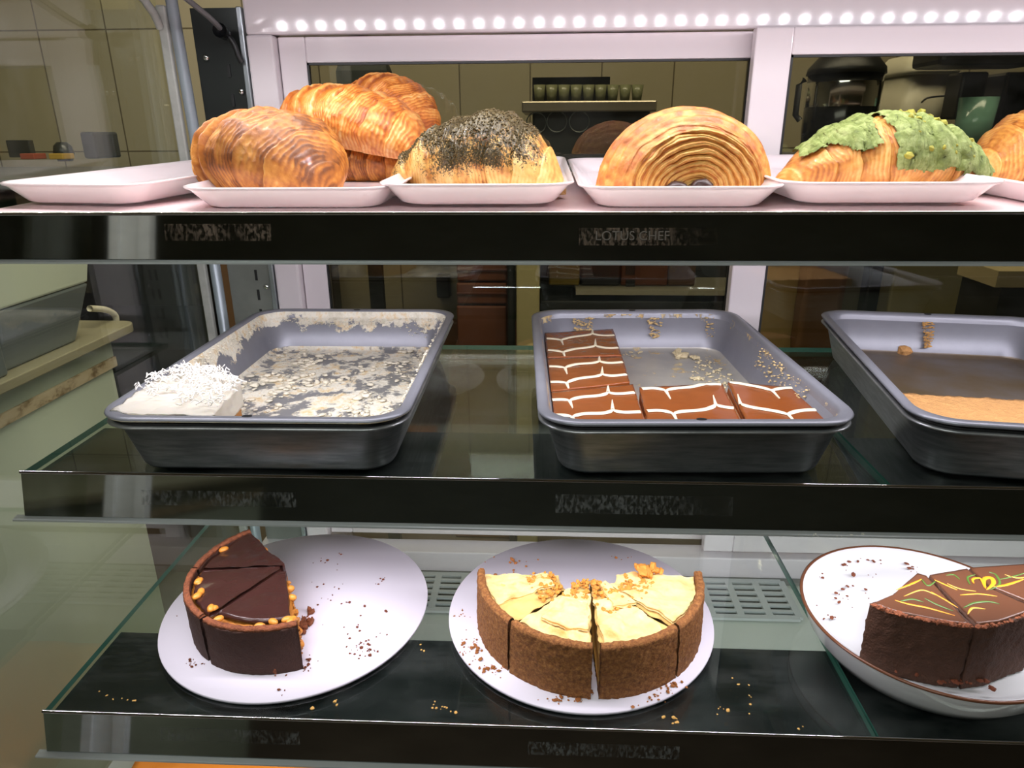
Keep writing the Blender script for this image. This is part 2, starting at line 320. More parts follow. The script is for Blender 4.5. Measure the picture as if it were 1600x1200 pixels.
def shelf(label, x0, x1, yf, yb, z, tilt, seam, lh, dy, stick, text=None, fade=None):
    s = T('glass_shelf', label, 'shelf', ((x0 + x1) / 2, (yf + yb) / 2, z - .006), 'glass shelves of the case')
    zb = z + tilt * (yb - yf); th = .006
    for a, b, nm in ((x0, seam - .0012, 0), (seam + .0012, x1, 1)):
        V = [(a, yf, z - th), (b, yf, z - th), (b, yb, zb - th), (a, yb, zb - th), (a, yf, z), (b, yf, z), (b, yb, zb), (a, yb, zb)]
        p = OB('glass_pane', (V, [(0, 3, 2, 1), (4, 5, 6, 7)]), GLASS, s, False)
        OB('pane_edge', (V, [(0, 1, 5, 4), (2, 3, 7, 6), (0, 4, 7, 3), (1, 2, 6, 5)]), GEDGE, p, False)
    zt = z + .0005; y1 = yf - .0015
    OB('front_lip', extr([(y1, zt), (y1 - dy, zt - lh), (y1 - dy + .003, zt - lh - .0005), (y1 + .0012, zt - .003), (y1 + .0012, zt)], x0, x1), LIP, s, False)
    OB('lip_top_edge', tube([(x0, y1 - .0006, zt + .0006), (x1, y1 - .0006, zt + .0006)], .0014, 8), CHROME, s)
    OB('lip_flange', extr([(y1 - dy + .002, zt - lh - .0002), (y1 - dy - .0045, zt - lh - .0014), (y1 - dy - .0045, zt - lh - .0030), (y1 - dy + .004, zt - lh - .0028)], x0 - .008, x1), simple('satin_flange', (190, 196, 196), .35, .35), s, False)
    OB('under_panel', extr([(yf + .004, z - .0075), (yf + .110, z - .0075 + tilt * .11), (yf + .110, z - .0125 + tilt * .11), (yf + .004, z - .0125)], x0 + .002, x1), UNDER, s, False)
    OB('led_housing', box(x0 + .01, x1, yf + .0045, yf + .016, z - .026, z - .013), simple('white_led_housing', (200, 200, 204), .4), s, False)
    fx = lambda zz: y1 - dy * (zt - zz) / lh
    for (u0, v0, u1, v1) in stick:
        a = ony(u0, v0, yf - .004); b = ony(u1, v1, yf - .004); q = [(a[0], fx(a[2]) - .0004, a[2]), (b[0], fx(a[2]) - .0004, a[2]), (b[0], fx(b[2]) - .0004, b[2]), (a[0], fx(b[2]) - .0004, b[2])]
        OB('sticker_residue', (q + [(x, y + .0003, zz) for x, y, zz in q], [(0, 1, 2, 3), (7, 6, 5, 4), (0, 4, 5, 1), (2, 6, 7, 3)]), fade or FADE2, s, False)
    if text:
        c = bpy.data.curves.new('worn_lettering', 'FONT'); c.body = text; c.size = .0098; c.extrude = .0001; c.align_x = 'CENTER'; c.align_y = 'CENTER'
        o = bpy.data.objects.new('worn_lettering', c); sc.collection.objects.link(o); bpy.context.view_layer.update(); me = bpy.data.meshes.new_from_object(o); bpy.data.objects.remove(o); o = bpy.data.objects.new('worn_lettering', me); me.materials.clear(); me.materials.append(simple('faded_ink', (104, 96, 88), .6)); sc.collection.objects.link(o); o.parent = s
        p = ony(988, 369, yf - .005); o.location = (p[0] - ORG[s.name][0], fx(p[2]) - .0008 - ORG[s.name][1], p[2] - ORG[s.name][2]); o.rotation_euler = (pi / 2 - math.atan2(dy, lh), 0, 0)
    return s
TY, TZ, TT = .540, -.0575, .0333
shelf('top glass shelf with dark mirrored lip, holding white trays of croissants', -.462, XR - .02, TY, .915, TZ, TT, .58, .034, .006, [(255, 350, 425, 376), (905, 356, 1120, 383)], 'LOTUS CHEF', FADE)
shelf('middle glass shelf with dark mirrored lip, holding three metal baking pans', -.438, XR - .02, .5035, .885, -.2652, 0, .2775, .037, .008, [(220, 765, 465, 790), (868, 772, 1143, 803)])
shelf('bottom glass shelf with dark mirrored lip, holding three cut cakes', -.432, XR - .02, .4515, .790, -.4705, 0, .2795, .037, .008, [(250, 1136, 470, 1160), (825, 1158, 1060, 1182)])
ztop = lambda y: TZ + TT * (y - TY)

OB('shelf_sheet', ([(x, y, ztop(y) + d) for x, y, d in [(-.455, .5445, .0001), (1.1, .5445, .0001), (1.1, .905, .0001), (-.455, .905, .0001), (-.455, .5445, .0009), (1.1, .5445, .0009), (1.1, .905, .0009), (-.455, .905, .0009)]], [(0, 3, 2, 1), (4, 5, 6, 7), (0, 1, 5, 4), (1, 2, 6, 5), (2, 3, 7, 6), (3, 0, 4, 7)]), simple('pink_white_sheet', (232, 206, 208), .35), None, False, label='pale pink-white liner sheet under the croissant trays', cat='cover')  # thin pale pink sheet over the top shelf glass, under the trays
# ------------------------------------------------------------------ white trays on the top shelf
def tray(cx, cy, wd, dp, label, ang=0, hgt=.0175, dz=0):
    rr = [(wd - .040, dp - .04, .016, .0), (wd - .030, dp - .03, .019, .0018), (wd - .008, dp - .008, .024, hgt - .003), (wd - .002, dp - .002, .026, hgt - .0018), (wd, dp, .027, hgt - .001), (wd, dp, .027, hgt), (wd - .003, dp - .003, .026, hgt + .0004), (wd - .010, dp - .010, .023, hgt - .003), (wd - .032, dp - .032, .018, .0045), (wd - .044, dp - .044, .014, .0030)]
    m = loft([rrect(a, b, c, z, 8) for a, b, c, z in rr]); V = np.array(m[0]); z = V[:, 2].copy()
    V[:, 2] += V[:, 1] * TT; a = ang; R = np.array([[cos(a), -sin(a)], [sin(a), cos(a)]]); V[:, :2] = V[:, :2] @ R.T; V += np.array([cx, cy, ztop(cy) + .0012 + dz])
    return OB('serving_tray', (V, m[1]), MELA, loc=(cx, cy, ztop(cy)), label=label, cat='tray', group='white trays on the top shelf')
def trayx(u0, u1, v=297, y=.552):
    a = ony(u0, v, y)[0]; b = ony(u1, v, y)[0]; return (a + b) / 2, b - a
DP = .33; CY = .552 + DP / 2
cx, wd = trayx(266, 612); tray(cx, CY, wd, DP, 'white tray under the plain folded croissant and the stacked croissants'); C2 = cx
cx, wd = trayx(583, 899); tray(cx, CY, wd, DP, 'white tray holding the herb-crusted croissant', dz=.0024); C3 = cx
cx, wd = trayx(905, 1240); tray(cx, CY, wd, DP, 'white tray holding the round layered roll with chocolate'); C4 = cx
cx, wd = trayx(1226, 1604); tray(cx, CY + .004, wd - .006, DP, 'white tray holding the green pistachio croissant', dz=.0024); C5 = cx
tray(C5 + .190, CY + .004, .175, DP, 'white tray at the right frame edge under the last croissant')
tray(-.374, CY - .003, .142, .30, 'empty white tray with a crumb, leftmost on the top shelf', radians(-9), dz=.002)

# ------------------------------------------------------------------ pastries
def crustmat(name, stops, rough=.42, bs=260, bst=.5, coat=.12, extra=None):
    t = NT(name); a = t.n('ShaderNodeAttribute'); a.attribute_name = 'toast'; f = t.math('ADD', a.outputs['Fac'], t.math('MULTIPLY', t.math('SUBTRACT', t.noise(170, 5, .65), .5), .45))
    col = t.ramp(f, [(p, s2l(c)) for p, c in stops])
    if extra: col = extra(t, col)
    t.bump(t.noise(bs, 6, .7), bst, .0016); return t.set(base=col, rough=rough, coat=coat, sss=.0)
GOLD = crustmat('golden_crust', [(.06, (224, 178, 104)), (.36, (200, 138, 60)), (.66, (164, 98, 34)), (.95, (108, 58, 20))])
PALE = crustmat('pale_glazed_crust', [(.1, (240, 204, 146)), (.36, (226, 160, 82)), (.62, (200, 118, 46)), (.94, (150, 74, 26))], coat=.3)
def crois(L, W, H, laps=9, a=2.4, b=.55, seed=0, bend=0, slant=.5, nS=320, nT=150, lam=7, step=.085, peak=0., bump=.03):
    s = np.linspace(-.9995, .9995, nS)[:, None]; th = np.linspace(0, 2 * pi, nT, endpoint=False)[None, :]
    S = s + 0 * th; TH = th + 0 * s; sp = S - peak; sn = np.where(sp > 0, sp / (1 - peak), sp / (1 + peak))
    env = (1 - np.abs(sn) ** a) ** b
    base = np.stack([S * 2.2, np.cos(TH) * env, np.sin(TH) * env], -1)
    wob = .62 * (fbm(base * 1.3, seed, 3) - .5)
    u = np.abs(sn) * laps / 2 + slant * (.5 - .5 * np.sin(TH)) * .6 + .25 * np.cos(TH) * slant * np.sign(sn) + wob * .9
    f = u - np.floor(u); saw = np.where(f < .88, 1 - f / .88, (f - .88) / .12); lamv = np.sin(2 * pi * (f * lam + wob * 2))
    n2 = fbm(base * 7, seed + 5, 4) - .5
    am_ = vn(base * 2.5, seed + 3); r = env * (1 + step * (saw - .5) + .013 * lamv * am_ + bump * 2 * n2 + .12 * wob)
    g = np.clip((np.sin(TH) + .72) / 1.72, 0, None) ** .92
    x = S * L / 2; y = r * W / 2 * np.cos(TH) + bend * (S ** 2); z = H * r * g
    to = .50 + .30 * (saw - .5) * -1 + .20 * lamv * am_ + .75 * n2 + .35 * (fbm(base * 2.2, seed + 9, 3) - .5) + .10 * np.sin(TH) + .5 * wob
    V = np.stack([x, y, z], -1).reshape(-1, 3); F = gridF(nS, nT, True) + [tuple(range(nT))[::-1], tuple(range((nS - 1) * nT, nS * nT))]
    return V, F, np.clip(to, 0, 1).ravel()
def place(V, c, ang, tilt=0, roll=0):
    V = np.array(V)
    if roll: R = np.array([[1, 0, 0], [0, cos(roll), -sin(roll)], [0, sin(roll), cos(roll)]]); V = V @ R.T
    if tilt: R = np.array([[cos(tilt), 0, -sin(tilt)], [0, 1, 0], [sin(tilt), 0, cos(tilt)]]); V = V @ R.T
    R = np.array([[cos(ang), -sin(ang), 0], [sin(ang), cos(ang), 0], [0, 0, 1]]); return V @ R.T + np.array(c)
def trz(y): return ztop(y) + .0036
def size_at(px, Y): return px / FPX * (Y * .985)
# plain croissant, end-on
y = .650; p = ony(428, 297, y); V, F, to = crois(.142, .116, .0700, 8, 2.8, .48, 3, slant=.75, lam=7, step=.13, nS=420)
OB('croissant', (place(V, (p[0], y, trz(y)), radians(-36)), F), GOLD, label='dark golden croissant seen end-on, in front of the stacked sugar-glazed croissants', cat='croissant', attrs={'toast': np.clip(to + .17, 0, 1)}, group='plain croissants')
# pile behind it: one underneath, two on top
y = .790; p = ony(560, 290, y); V, F, to = crois(.150, .100, .048, 9, 2.6, .5, 11)
OB('croissant', (place(V, (p[0], y, trz(y)), radians(-8)), F), GOLD, label='golden croissant lying underneath the two stacked pale croissants', cat='croissant', attrs={'toast': np.clip(to + .12, 0, 1)}, group='plain croissants')
y = .770; p = ony(566, 262, y); V, F, to = crois(.178, .098, .058, 8, 2.6, .5, 14, slant=.6)
z2 = trz(y) + .030
OB('croissant', (place(V, (ony(553, 262, y)[0], y, z2 + .006), radians(-22), radians(-10)), F), PALE, label='large pale glazed croissant on top, leaning over the dark golden one', cat='croissant', attrs={'toast': to}, group='plain croissants')
y = .872; V, F, to = crois(.130, .085, .058, 8, 2.6, .5, 21)
OB('croissant', (place(V, (ony(612, 240, y)[0], y, trz(y) + .050), radians(-35), radians(-20)), F), PALE, label='glossy orange croissant at the back of the pile, only its end showing', cat='croissant', attrs={'toast': np.clip(to + .1, 0, 1)}, group='plain croissants')
# herb croissant
y = .660
hc = T('croissant', 'croissant coated with dark green dried herbs and seeds', 'croissant', (ony(750, 297, y)[0], y, trz(y)))
V, F, to = crois(.182, .104, .068, 8, 1.9, .72, 31, slant=.5, peak=.24, step=.10)
V = place(V, (ony(738, 297, y)[0], y, trz(y)), radians(-20))
def herbx(t, col):
    a = t.n('ShaderNodeAttribute'); a.attribute_name = 'herb'; m = t.math('ADD', a.outputs['Fac'], t.math('MULTIPLY', t.math('SUBTRACT', t.noise(620, 3, .7), .5), 1.9))
    return t.mix(t.ramp(m, [(.44, 0), (.56, 1)]), col, t.ramp(t.noise(800, 3), [(.35, s2l((38, 32, 14))), (.55, s2l((74, 62, 30))), (.75, s2l((140, 116, 70)))]))
HERB = crustmat('herb_dusted_crust', [(.1, (236, 206, 140)), (.45, (220, 176, 98)), (.75, (184, 126, 56)), (.98, (120, 66, 26))], extra=herbx)
zr = (V[:, 2] - trz(y)) / .074; hb = np.clip(zr * 1.25 - .06 - np.clip((V[:, 0] - ony(820, 290, .66)[0]) * 12, 0, .6) + 1.3 * (fbm(V * 50, 5) - .5), 0, 1) 
OB('body', (V, F), HERB, hc, attrs={'toast': to, 'herb': hb})
rnd = random.Random(4); idx = [i for i in range(len(V)) if hb[i] > .55 and rnd.random() < .16]
OB('herb_topping', join(*[lump(V[i] + np.array([0, 0, .0003]), rnd.uniform(.0005, .0013), rnd, .8) for i in rnd.sample(idx, min(3800, len(idx)))]), simple('dried_herbs', (84, 70, 38), .9, var=.5, vs_=500), hc, kind='stuff', smooth=False)
# round layered roll with chocolate
y = .640; px = ony(1066, 297, y)[0]
rl = T('pastry_roll', 'round layered pastry roll with its spiral end and dark chocolate facing front', 'pastry', (px, y, trz(y)))
def roll():
    nR, nT = 300, 200; s = np.linspace(0, 1, nR)[:, None]; th = np.linspace(0, 2 * pi, nT, endpoint=False)[None, :]
    S = s + 0 * th; TH = th + 0 * s; q = S
    # profile: face (0..0.5) then barrel (0.5..1)
    rho = np.where(q < .5, q / .5, 1.0 + 0 * q); rho = np.where(q < .5, .97 * rho, rho)
    k = np.clip((q - .5) / .5, 0, 1); bar = np.sin(pi * (.26 + .60 * k)) ; rho = np.where(q < .5, rho * np.sin(pi * .26) * 1.02, bar)
    yy = np.where(q < .5, -.040 - .012 * (1 - (q / .5) ** 2) + .010 * (1 - (q / .5)) ** 2, -.036 + .085 * k)
    P = np.stack([rho * np.cos(TH) * 2, rho * np.sin(TH) * 2, q * 2], -1); wob = fbm(P * 1.3, 41, 3) - .5; n2 = fbm(P * 6, 44, 4) - .5
    ph = rho * 13.5 + wob * 2.0 - TH / (2 * pi); f = ph - np.floor(ph); rid = np.abs(np.sin(pi * f)) ; fine = np.sin(2 * pi * (f * 3 + wob * 3))
    face = np.clip((.56 - q) / .08, 0, 1); yy = yy - face * (.0026 * (rid - .5) + .0007 * fine) * np.clip(rho * 3, 0, 1) 
    rr = rho * (1 + .05 * wob + .015 * n2 + (1 - face) * .012 * np.sin(k * 60 + wob * 10))
    x = rr * .0755 * np.cos(TH); z = rr * (np.where(np.sin(TH) > 0, .0655, .02)) * np.sin(TH) + .006 * 1; z = np.maximum(z, 0) 
    to = np.where(q < .5, .16 + .30 * (1 - rid) + .10 * fine + .55 * n2 + .12 * rho ** 4, .40 + .9 * n2 + .12 * np.sin(TH))
    V = np.stack([x, yy, z], -1).reshape(-1, 3); return V, gridF(nR, nT, True) + [tuple(range((nR - 1) * nT, nR * nT))], np.clip(to, 0, 1).ravel()
V, F, to = roll()
OB('layered_dough', (place(V, (px, y, trz(y)), radians(5)), F), crustmat('layered_crust', [(.1, (222, 178, 100)), (.34, (200, 140, 64)), (.58, (178, 100, 36)), (.88, (126, 62, 20))], bst=.5), rl, attrs={'toast': to})
for dx, dz in ((-.014, .0065), (.006, .0085)):
    V = ellipsoid((px + dx, y - .0505, trz(y) + dz), .0100, .007, .0078, 0); OB('chocolate_stick', (rough(V[0], .001, 300, 3), V[1]), simple('dark_chocolate', (46, 22, 16), .4), rl)
# pistachio croissant
y = .665; pc = ony(1382, 292, y)
pt = T('croissant', 'croissant covered in green pistachio cream with crushed pistachios', 'croissant', (pc[0], y, trz(y)))
V, F, to = crois(.203, .098, .063, 9, 2.0, .78, 51, slant=.5, peak=-.05, step=.08)
V = place(V, (pc[0] - .003, y, trz(y)), radians(4)); OB('body', (V, F), GOLD, pt, attrs={'toast': np.clip(to - .12, 0, 1)})
nS, nT = 320, 150; G = V.reshape(nS, nT, 3); tri = (np.array([np.roll(G, -1, 1) - G]).squeeze(), np.concatenate([G[1:] - G[:-1], G[-1:] - G[-2:-1]], 0)); Nn = np.cross(tri[0], tri[1]); Nn /= np.linalg.norm(Nn, axis=-1, keepdims=True) + 1e-12
if Nn[160, 37, 2] < 0: Nn = -Nn
xx = (G[..., 0] - pc[0]) / .1; zz = (G[..., 2] - trz(y)) / .067
edge = np.where(xx > -.18, .30, .62) + .10 * (fbm(G * 45, 61) - .5) * 4 + np.where((xx > -.30) & (xx < -.16), .5, 0)
mk = (zz > edge * np.clip(1.15 - np.abs(xx) * .5, .35, 1)) & (np.abs(xx) < .93)
D = G + Nn * (.0016 + .0032 * fbm(G * 140, 66, 4)[..., None]); keep = []
for i in range(nS - 1):
    for j in range(nT):
        j2 = (j + 1) % nT
        if mk[i, j] and mk[i, j2] and mk[i + 1, j] and mk[i + 1, j2]: keep.append((i * nT + j, i * nT + j2, (i + 1) * nT + j2, (i + 1) * nT + j))
used = sorted({k for q in keep for k in q}); mp_ = {k: n for n, k in enumerate(used)}
t = NT('pistachio_cream'); f = t.noise(90, 6, .7); t.bump(t.noise(330, 6, .75), .9, .002); PIST = t.set(base=t.ramp(f, [(.28, s2l((72, 86, 30))), (.46, s2l((112, 128, 58))), (.6, s2l((146, 160, 96))), (.8, s2l((178, 186, 130)))]), rough=.65)
OB('pistachio_cream', (D.reshape(-1, 3)[used], [tuple(mp_[k] for k in q) for q in keep]), PIST, pt)
rnd = random.Random(9); cand = [D.reshape(-1, 3)[k] for k in used]; nut = []
for _ in range(90):
    q = cand[rnd.randrange(len(cand))]
    if q[2] > trz(y) + .030 and rnd.random() < .85 and q[0] > pc[0] - .03: nut.append(lump(q, rnd.uniform(.0012, .0034), rnd, .8))
for _ in range(16): q = np.array([pc[0] + rnd.uniform(-.002, .035), y - .012 + rnd.uniform(-.012, .012), 0]); k = min(range(len(cand)), key=lambda i: (cand[i][0] - q[0]) ** 2 + (cand[i][1] - q[1]) ** 2); nut.append(lump(cand[k], rnd.uniform(.0025, .0045), rnd, .8))
OB('crushed_pistachio', join(*nut), simple('pistachio_nuts', (142, 138, 40), .7, var=.4, vs_=150), pt, kind='stuff', smooth=False)
# last croissant cut by the frame
y = .745; p = ony(1600, 282, y); V, F, to = crois(.150, .090, .070, 9, 2.3, .6, 71)
OB('croissant', (place(V, (ony(1625, 282, y)[0], y, trz(y)), radians(6)), F), GOLD, label='golden croissant cut by the right edge, behind the pistachio one', cat='croissant', attrs={'toast': np.clip(to - .05, 0, 1)}, group='plain croissants')
pq = ony(157, 276, .70); OB('crumb', lumps([(pq[0], pq[1], trz(pq[1]) + .001)], .0026, .0027, 3), simple('golden_crumb', (196, 130, 60), .8), label='single golden crumb in the empty left tray', cat='crumb', smooth=False)

# ------------------------------------------------------------------ baking pans on the middle shelf
SZ = -.2650
def intopan(c, a, z1=None, ref=None):
    def f(x, y, z):
        dx, dy = x - c[0], y - c[1]; lx, ly = dx * cos(a) + dy * sin(a), -dx * sin(a) + dy * cos(a); h = z - SZ; q = .0215 + max(0., (.049 - h)) * .56
        lx = max(-WD / 2 + q / 2 + .0012, min(WD / 2 - q / 2 - .0012, lx)); ly = max(-DPN / 2 + q / 2 + .0012, min(DPN / 2 - q / 2 - .0012, ly))
        hx, hy, rr_ = WD / 2 - q / 2 - .0012, DPN / 2 - q / 2 - .0012, .024; ex, ey = abs(lx) - (hx - rr_), abs(ly) - (hy - rr_)
        if ex > 0 and ey > 0 and hypot(ex, ey) > rr_: g = rr_ / hypot(ex, ey); lx = math.copysign(hx - rr_ + ex * g, lx); ly = math.copysign(hy - rr_ + ey * g, ly)
        return loc2(c, a, lx, ly)
    return f
def loc2(c, a, x, y): return (c[0] + x * cos(a) - y * sin(a), c[1] + x * sin(a) + y * cos(a))
WD, DPN = .256, .372
def residue(name, body, thr_floor, thr_wall, cols, sc_=34, wtop=.030, metal=.30, fc=None, zmax=.0500):
    t = NT(name); n = t.noise(sc_, 9, .68); sx = t.n('ShaderNodeSeparateXYZ'); t.l(t.co(), sx.inputs[0]); z = sx.outputs['Z']
    isf = t.math('LESS_THAN', z, .0095); wall = t.math('MULTIPLY', t.math('SUBTRACT', z, wtop), 9.0)
    m1 = t.math('MULTIPLY', t.ramp(n, [(thr_floor, 0), (thr_floor + .05, 1)]), isf)
    nw = t.math('ADD', t.noise(26, 8, .7), wall); m2 = t.math('MULTIPLY', t.ramp(nw, [(thr_wall, 0), (thr_wall + .03, 1)]), t.math('SUBTRACT', 1.0, isf)); top = t.math('LESS_THAN', z, zmax)
    m = t.math('MULTIPLY', t.math('ADD', m1, m2, True), top); c = t.ramp(t.noise(70, 6, .7), cols)
    base = t.mix(t.noise(60, 5, .6), tuple(x * .8 for x in s2l(body)), s2l(body)); 
    if fc: base = t.mix(t.math('MULTIPLY', isf, t.ramp(t.noise(14, 4), [(.3, .5), (.6, 1)])), base, s2l(fc))
    t.bump(t.math('MULTIPLY', m, t.noise(300, 5)), .6, .002)
    return t.set(base=t.mix(m, base, c), rough=t.math('ADD', t.math('MULTIPLY', m, .35), .36), metal=t.math('MULTIPLY', t.math('SUBTRACT', 1.0, m), metal))
t = NT('scratched_pan_aluminium'); t.bump(t.noise(60, 3, .5, (1, 1, 14)), .06, .001); PANO = t.set(base=t.ramp(t.noise(30, 5, .6, (1, 1, 9)), [(.35, s2l((146, 150, 152))), (.7, s2l((190, 192, 194)))]), rough=.36, metal=.75)
def pan(cx, cy, ang, wd, dp, label, inner):
    p = T('baking_pan', label, 'baking pan', (cx, cy, SZ), 'baking pans on the middle shelf')
    def ring(a, b, r, z): return rrect(wd + a, dp + a, r, SZ + z, 8, (cx, cy))
    out = loft([ring(-.052, 0, .020, .0004), ring(-.040, 0, .024, .0012), ring(-.036, 0, .026, .004), ring(-.0145, 0, .033, .0425), ring(-.005, 0, .034, .0438), ring(-.0015, 0, .0345, .0452), ring(-.003, 0, .034, .0466), ring(-.012, 0, .031, .0464), ring(-.018, 0, .030, .043), ring(-.040, 0, .023, .006), ring(-.05, 0, .02, .0028)])
    OB('outer_shell', rotz(out, (cx, cy), ang), PANO, p, label='brushed aluminium outer shell')
    gap = loft([ring(-.0085, 0, .033, .0470), ring(-.0085, 0, .033, .0505), ring(-.0185, 0, .030, .0495), ring(-.0185, 0, .030, .0470)], False, False)
    OB('shadow_gap', rotz(gap, (cx, cy), ang), BLK, p)
    inn = loft([ring(-.046, 0, .022, .0040), ring(-.024, 0, .028, .045), ring(-.006, 0, .033, .0508), ring(-.0015, 0, .0345, .0512), ring(0, 0, .035, .0526), ring(-.0020, 0, .0345, .0541), ring(-.009, 0, .033, .0546), ring(-.0155, 0, .031, .0545), ring(-.0195, 0, .030, .0525), ring(-.0215, 0, .029, .049), ring(-.0300, 0, .026, .030), ring(-.0420, 0, .022, .0095), ring(-.047, 0, .021, .0062), ring(-.058, 0, .019, .0050)], False, True)
    OB('inner_pan', rotz(inn, (cx, cy), ang), inner, p, label='dark grey nonstick inner pan')
    hl = []
    for sy in (-1, 1): q = (cx, cy + sy * (dp / 2 - .0075), SZ + .0546); hl.append(([(q[0] + .0042 * cos(k * pi / 8), q[1] + .0024 * sin(k * pi / 8), q[2] + zz) for zz in (-.0004, .0002) for k in range(16)], gridF(2, 16, True) + [tuple(range(16, 32))]))
    for h in hl: OB('hanging_hole', rotz(h, (cx, cy), ang), BLK, p, False)
    return p
COC = [(.25, s2l((204, 196, 172))), (.5, s2l((240, 236, 222))), (.66, s2l((226, 200, 150))), (.8, s2l((176, 116, 60)))]
CRM = [(.25, s2l((176, 140, 84))), (.5, s2l((214, 188, 134))), (.66, s2l((232, 218, 178))), (.85, s2l((150, 92, 46)))]
P1, P2, P3 = (-.238, .679), (.118, .684), (.445, .674)
A1, A2, A3 = radians(.6), radians(2.0), radians(-8.5); WD, DPN = .256, .372
pan(*P1, A1, WD, DPN, 'baking pan nearly empty, with white coconut cake remains and residue', residue('coconut_residue_pan', (146, 148, 158), .455, .54, COC, 38, .030, fc=(150, 150, 150), zmax=.0524))
pan(*P2, A2, WD, DPN, 'baking pan holding chocolate-glazed slices with white feathered lines', residue('cream_residue_pan', (146, 148, 158), .57, .62, CRM, 36, .038, fc=(204, 202, 194)))
pan(*P3, A3, WD, DPN, 'baking pan at the right edge holding a strip of tan crumb cake', residue('greasy_residue_pan', (146, 148, 158), .80, .70, CRM, 40, .040, fc=(116, 98, 72)))
def loc2(c, a, x, y): return (c[0] + x * cos(a) - y * sin(a), c[1] + x * sin(a) + y * cos(a))
# leftover films and lumps on the pan floors
def scatter_pan(c, a, n, f, seed, r0, r1, flat=.5):
    rnd = random.Random(seed); pts = []
    while len(pts) < n:
        x, y = rnd.uniform(-.098, .098), rnd.uniform(-.158, .158)
        if rnd.random() < f(x, y): q = loc2(c, a, x, y); pts.append((q[0], q[1], SZ + .0055))
    return lumps(pts, r0, r1, seed, flat)
def dens1(x, y):
    v = float(fbm(np.array([[x * 22, y * 22, 1.0]]), 8)[0]); return 0 if (x < 0.0 and y < -.05) else max(0, (v - .42) * 4)
OB('cake_residue', scatter_pan(P1, A1, 620, dens1, 5, .0012, .0052, .38), simple('coconut_crumb_bits', (232, 224, 204), .8, var=.35, vs_=60), label='scattered white and tan coconut cake residue on the left pan floor', cat='crumbs', kind='stuff')
OB('cake_residue', scatter_pan(P2, A2, 150, lambda x, y: 1 if y > .02 and x > -.03 and float(fbm(np.array([[x * 25, y * 25, 2.]]), 3)[0]) > .55 else 0, 6, .0006, .0028, .5), simple('cream_crumb_bits', (222, 208, 170), .8, var=.3, vs_=60), label='cream crumbs on the floor of the middle pan behind the chocolate slices', cat='crumbs', kind='stuff')
def film(name, c, a, x0, x1, y0, y1, label, m, seed):
    n = 60; V = [(*loc2(c, a, (x0 + x1) / 2 + (x1 - x0) / 2 * cos(2 * pi * k / n) * (1 + .25 * sin(3.1 * k * .3 + seed)) , (y0 + y1) / 2 + (y1 - y0) / 2 * sin(2 * pi * k / n) * (1 + .2 * sin(k * .7 + seed))), SZ + zz) for zz in (.0052, .0064) for k in range(n)]
    OB(name, (V, gridF(2, n, True) + [tuple(range(n, 2 * n))]), m, label=label, cat='syrup')
big = [(onz(1062, 556, SZ + .006), .011), (onz(1085, 560, SZ + .006), .006), (onz(985 + 105, 592, SZ + .006), .005)]
rnd = random.Random(77)
for (q, r), lb in zip(big, ('largest pale cake lump on the floor of the middle pan, near its back wall', 'small pale cake lump touching the largest one in the middle pan', 'small pale cake lump just behind the front row of chocolate slices')):
    m = join(*[lump((q[0] + rnd.gauss(0, r * .5), q[1] + rnd.gauss(0, r * .5), q[2] + r * .25 * rnd.random()), r * rnd.uniform(.3, .6), rnd, .7) for _ in range(14)]); OB('cake_crumb', m, simple('cream_lump', (226, 212, 172), .8, bmp=.8, bs=400), label=lb, cat='crumb', group='lumps in the middle pan', smooth=False)
# coconut cake piece
cz = -.2150
ck = T('coconut_cake', 'white frosted coconut cake piece topped with shredded coconut', 'cake', (*P1, SZ + .006))
q = [onz(u, v, cz)[:2] for u, v in ((168, 652), (330, 660), (372, 606), (350, 590), (292, 583), (232, 604))]
def prism(poly, z0, z1, amp=0., fr=80, seed=0, step=.0025, nz=14, taper=None):
    P = np.array(poly, float); pts = []
    for i in range(len(P)):
        a, b = P[i], P[(i + 1) % len(P)]; n = max(1, int(np.linalg.norm(b - a) / step))
        for k in range(n): pts.append(a + (b - a) * k / n)
    pts = np.array(pts); n = len(pts); c = pts.mean(0); V = []
    for j in range(nz + 1): V.extend([(p[0], p[1], z0 + (z1 - z0) * j / nz) for p in pts])
    if taper:
        for i, p in enumerate(V): V[i] = (*taper(p[0], p[1], p[2]), p[2])
    K = 14
    for k in range(1, K): V.extend([(*(p + (c - p) * k / K), z1) for p in pts])
    V.append((c[0], c[1], z1)); R_ = nz + K; F = gridF(R_, n, True); F += [((R_ - 1) * n + i, (R_ - 1) * n + (i + 1) % n, R_ * n) for i in range(n)]; F.append(tuple(range(n))[::-1])
    V = np.array(V)
    if amp: V2 = rough(V, amp, fr, seed); fl = V[:, 2] <= z0 + 1e-6; V2[fl, 2] = z0; V = V2
    return V, F
OB('sponge', prism(q, SZ + .0064, cz - .004, .0012, 120, 3, taper=intopan(P1, A1)), simple('toasted_sponge', (190, 132, 70), .8, var=.3, vs_=80, bmp=.6, bs=350), ck)
c_ = np.mean(q, 0); q2 = [c_ + (np.array(k) - c_) * 1.03 for k in q]
OB('frosting', prism(q2, cz - .016, cz + .004, .0030, 55, 9, taper=intopan(P1, A1)), simple('white_frosting', (216, 210, 196), .6, bmp=.4, bs=160, sss=.1), ck)
rnd = random.Random(12); fl = []
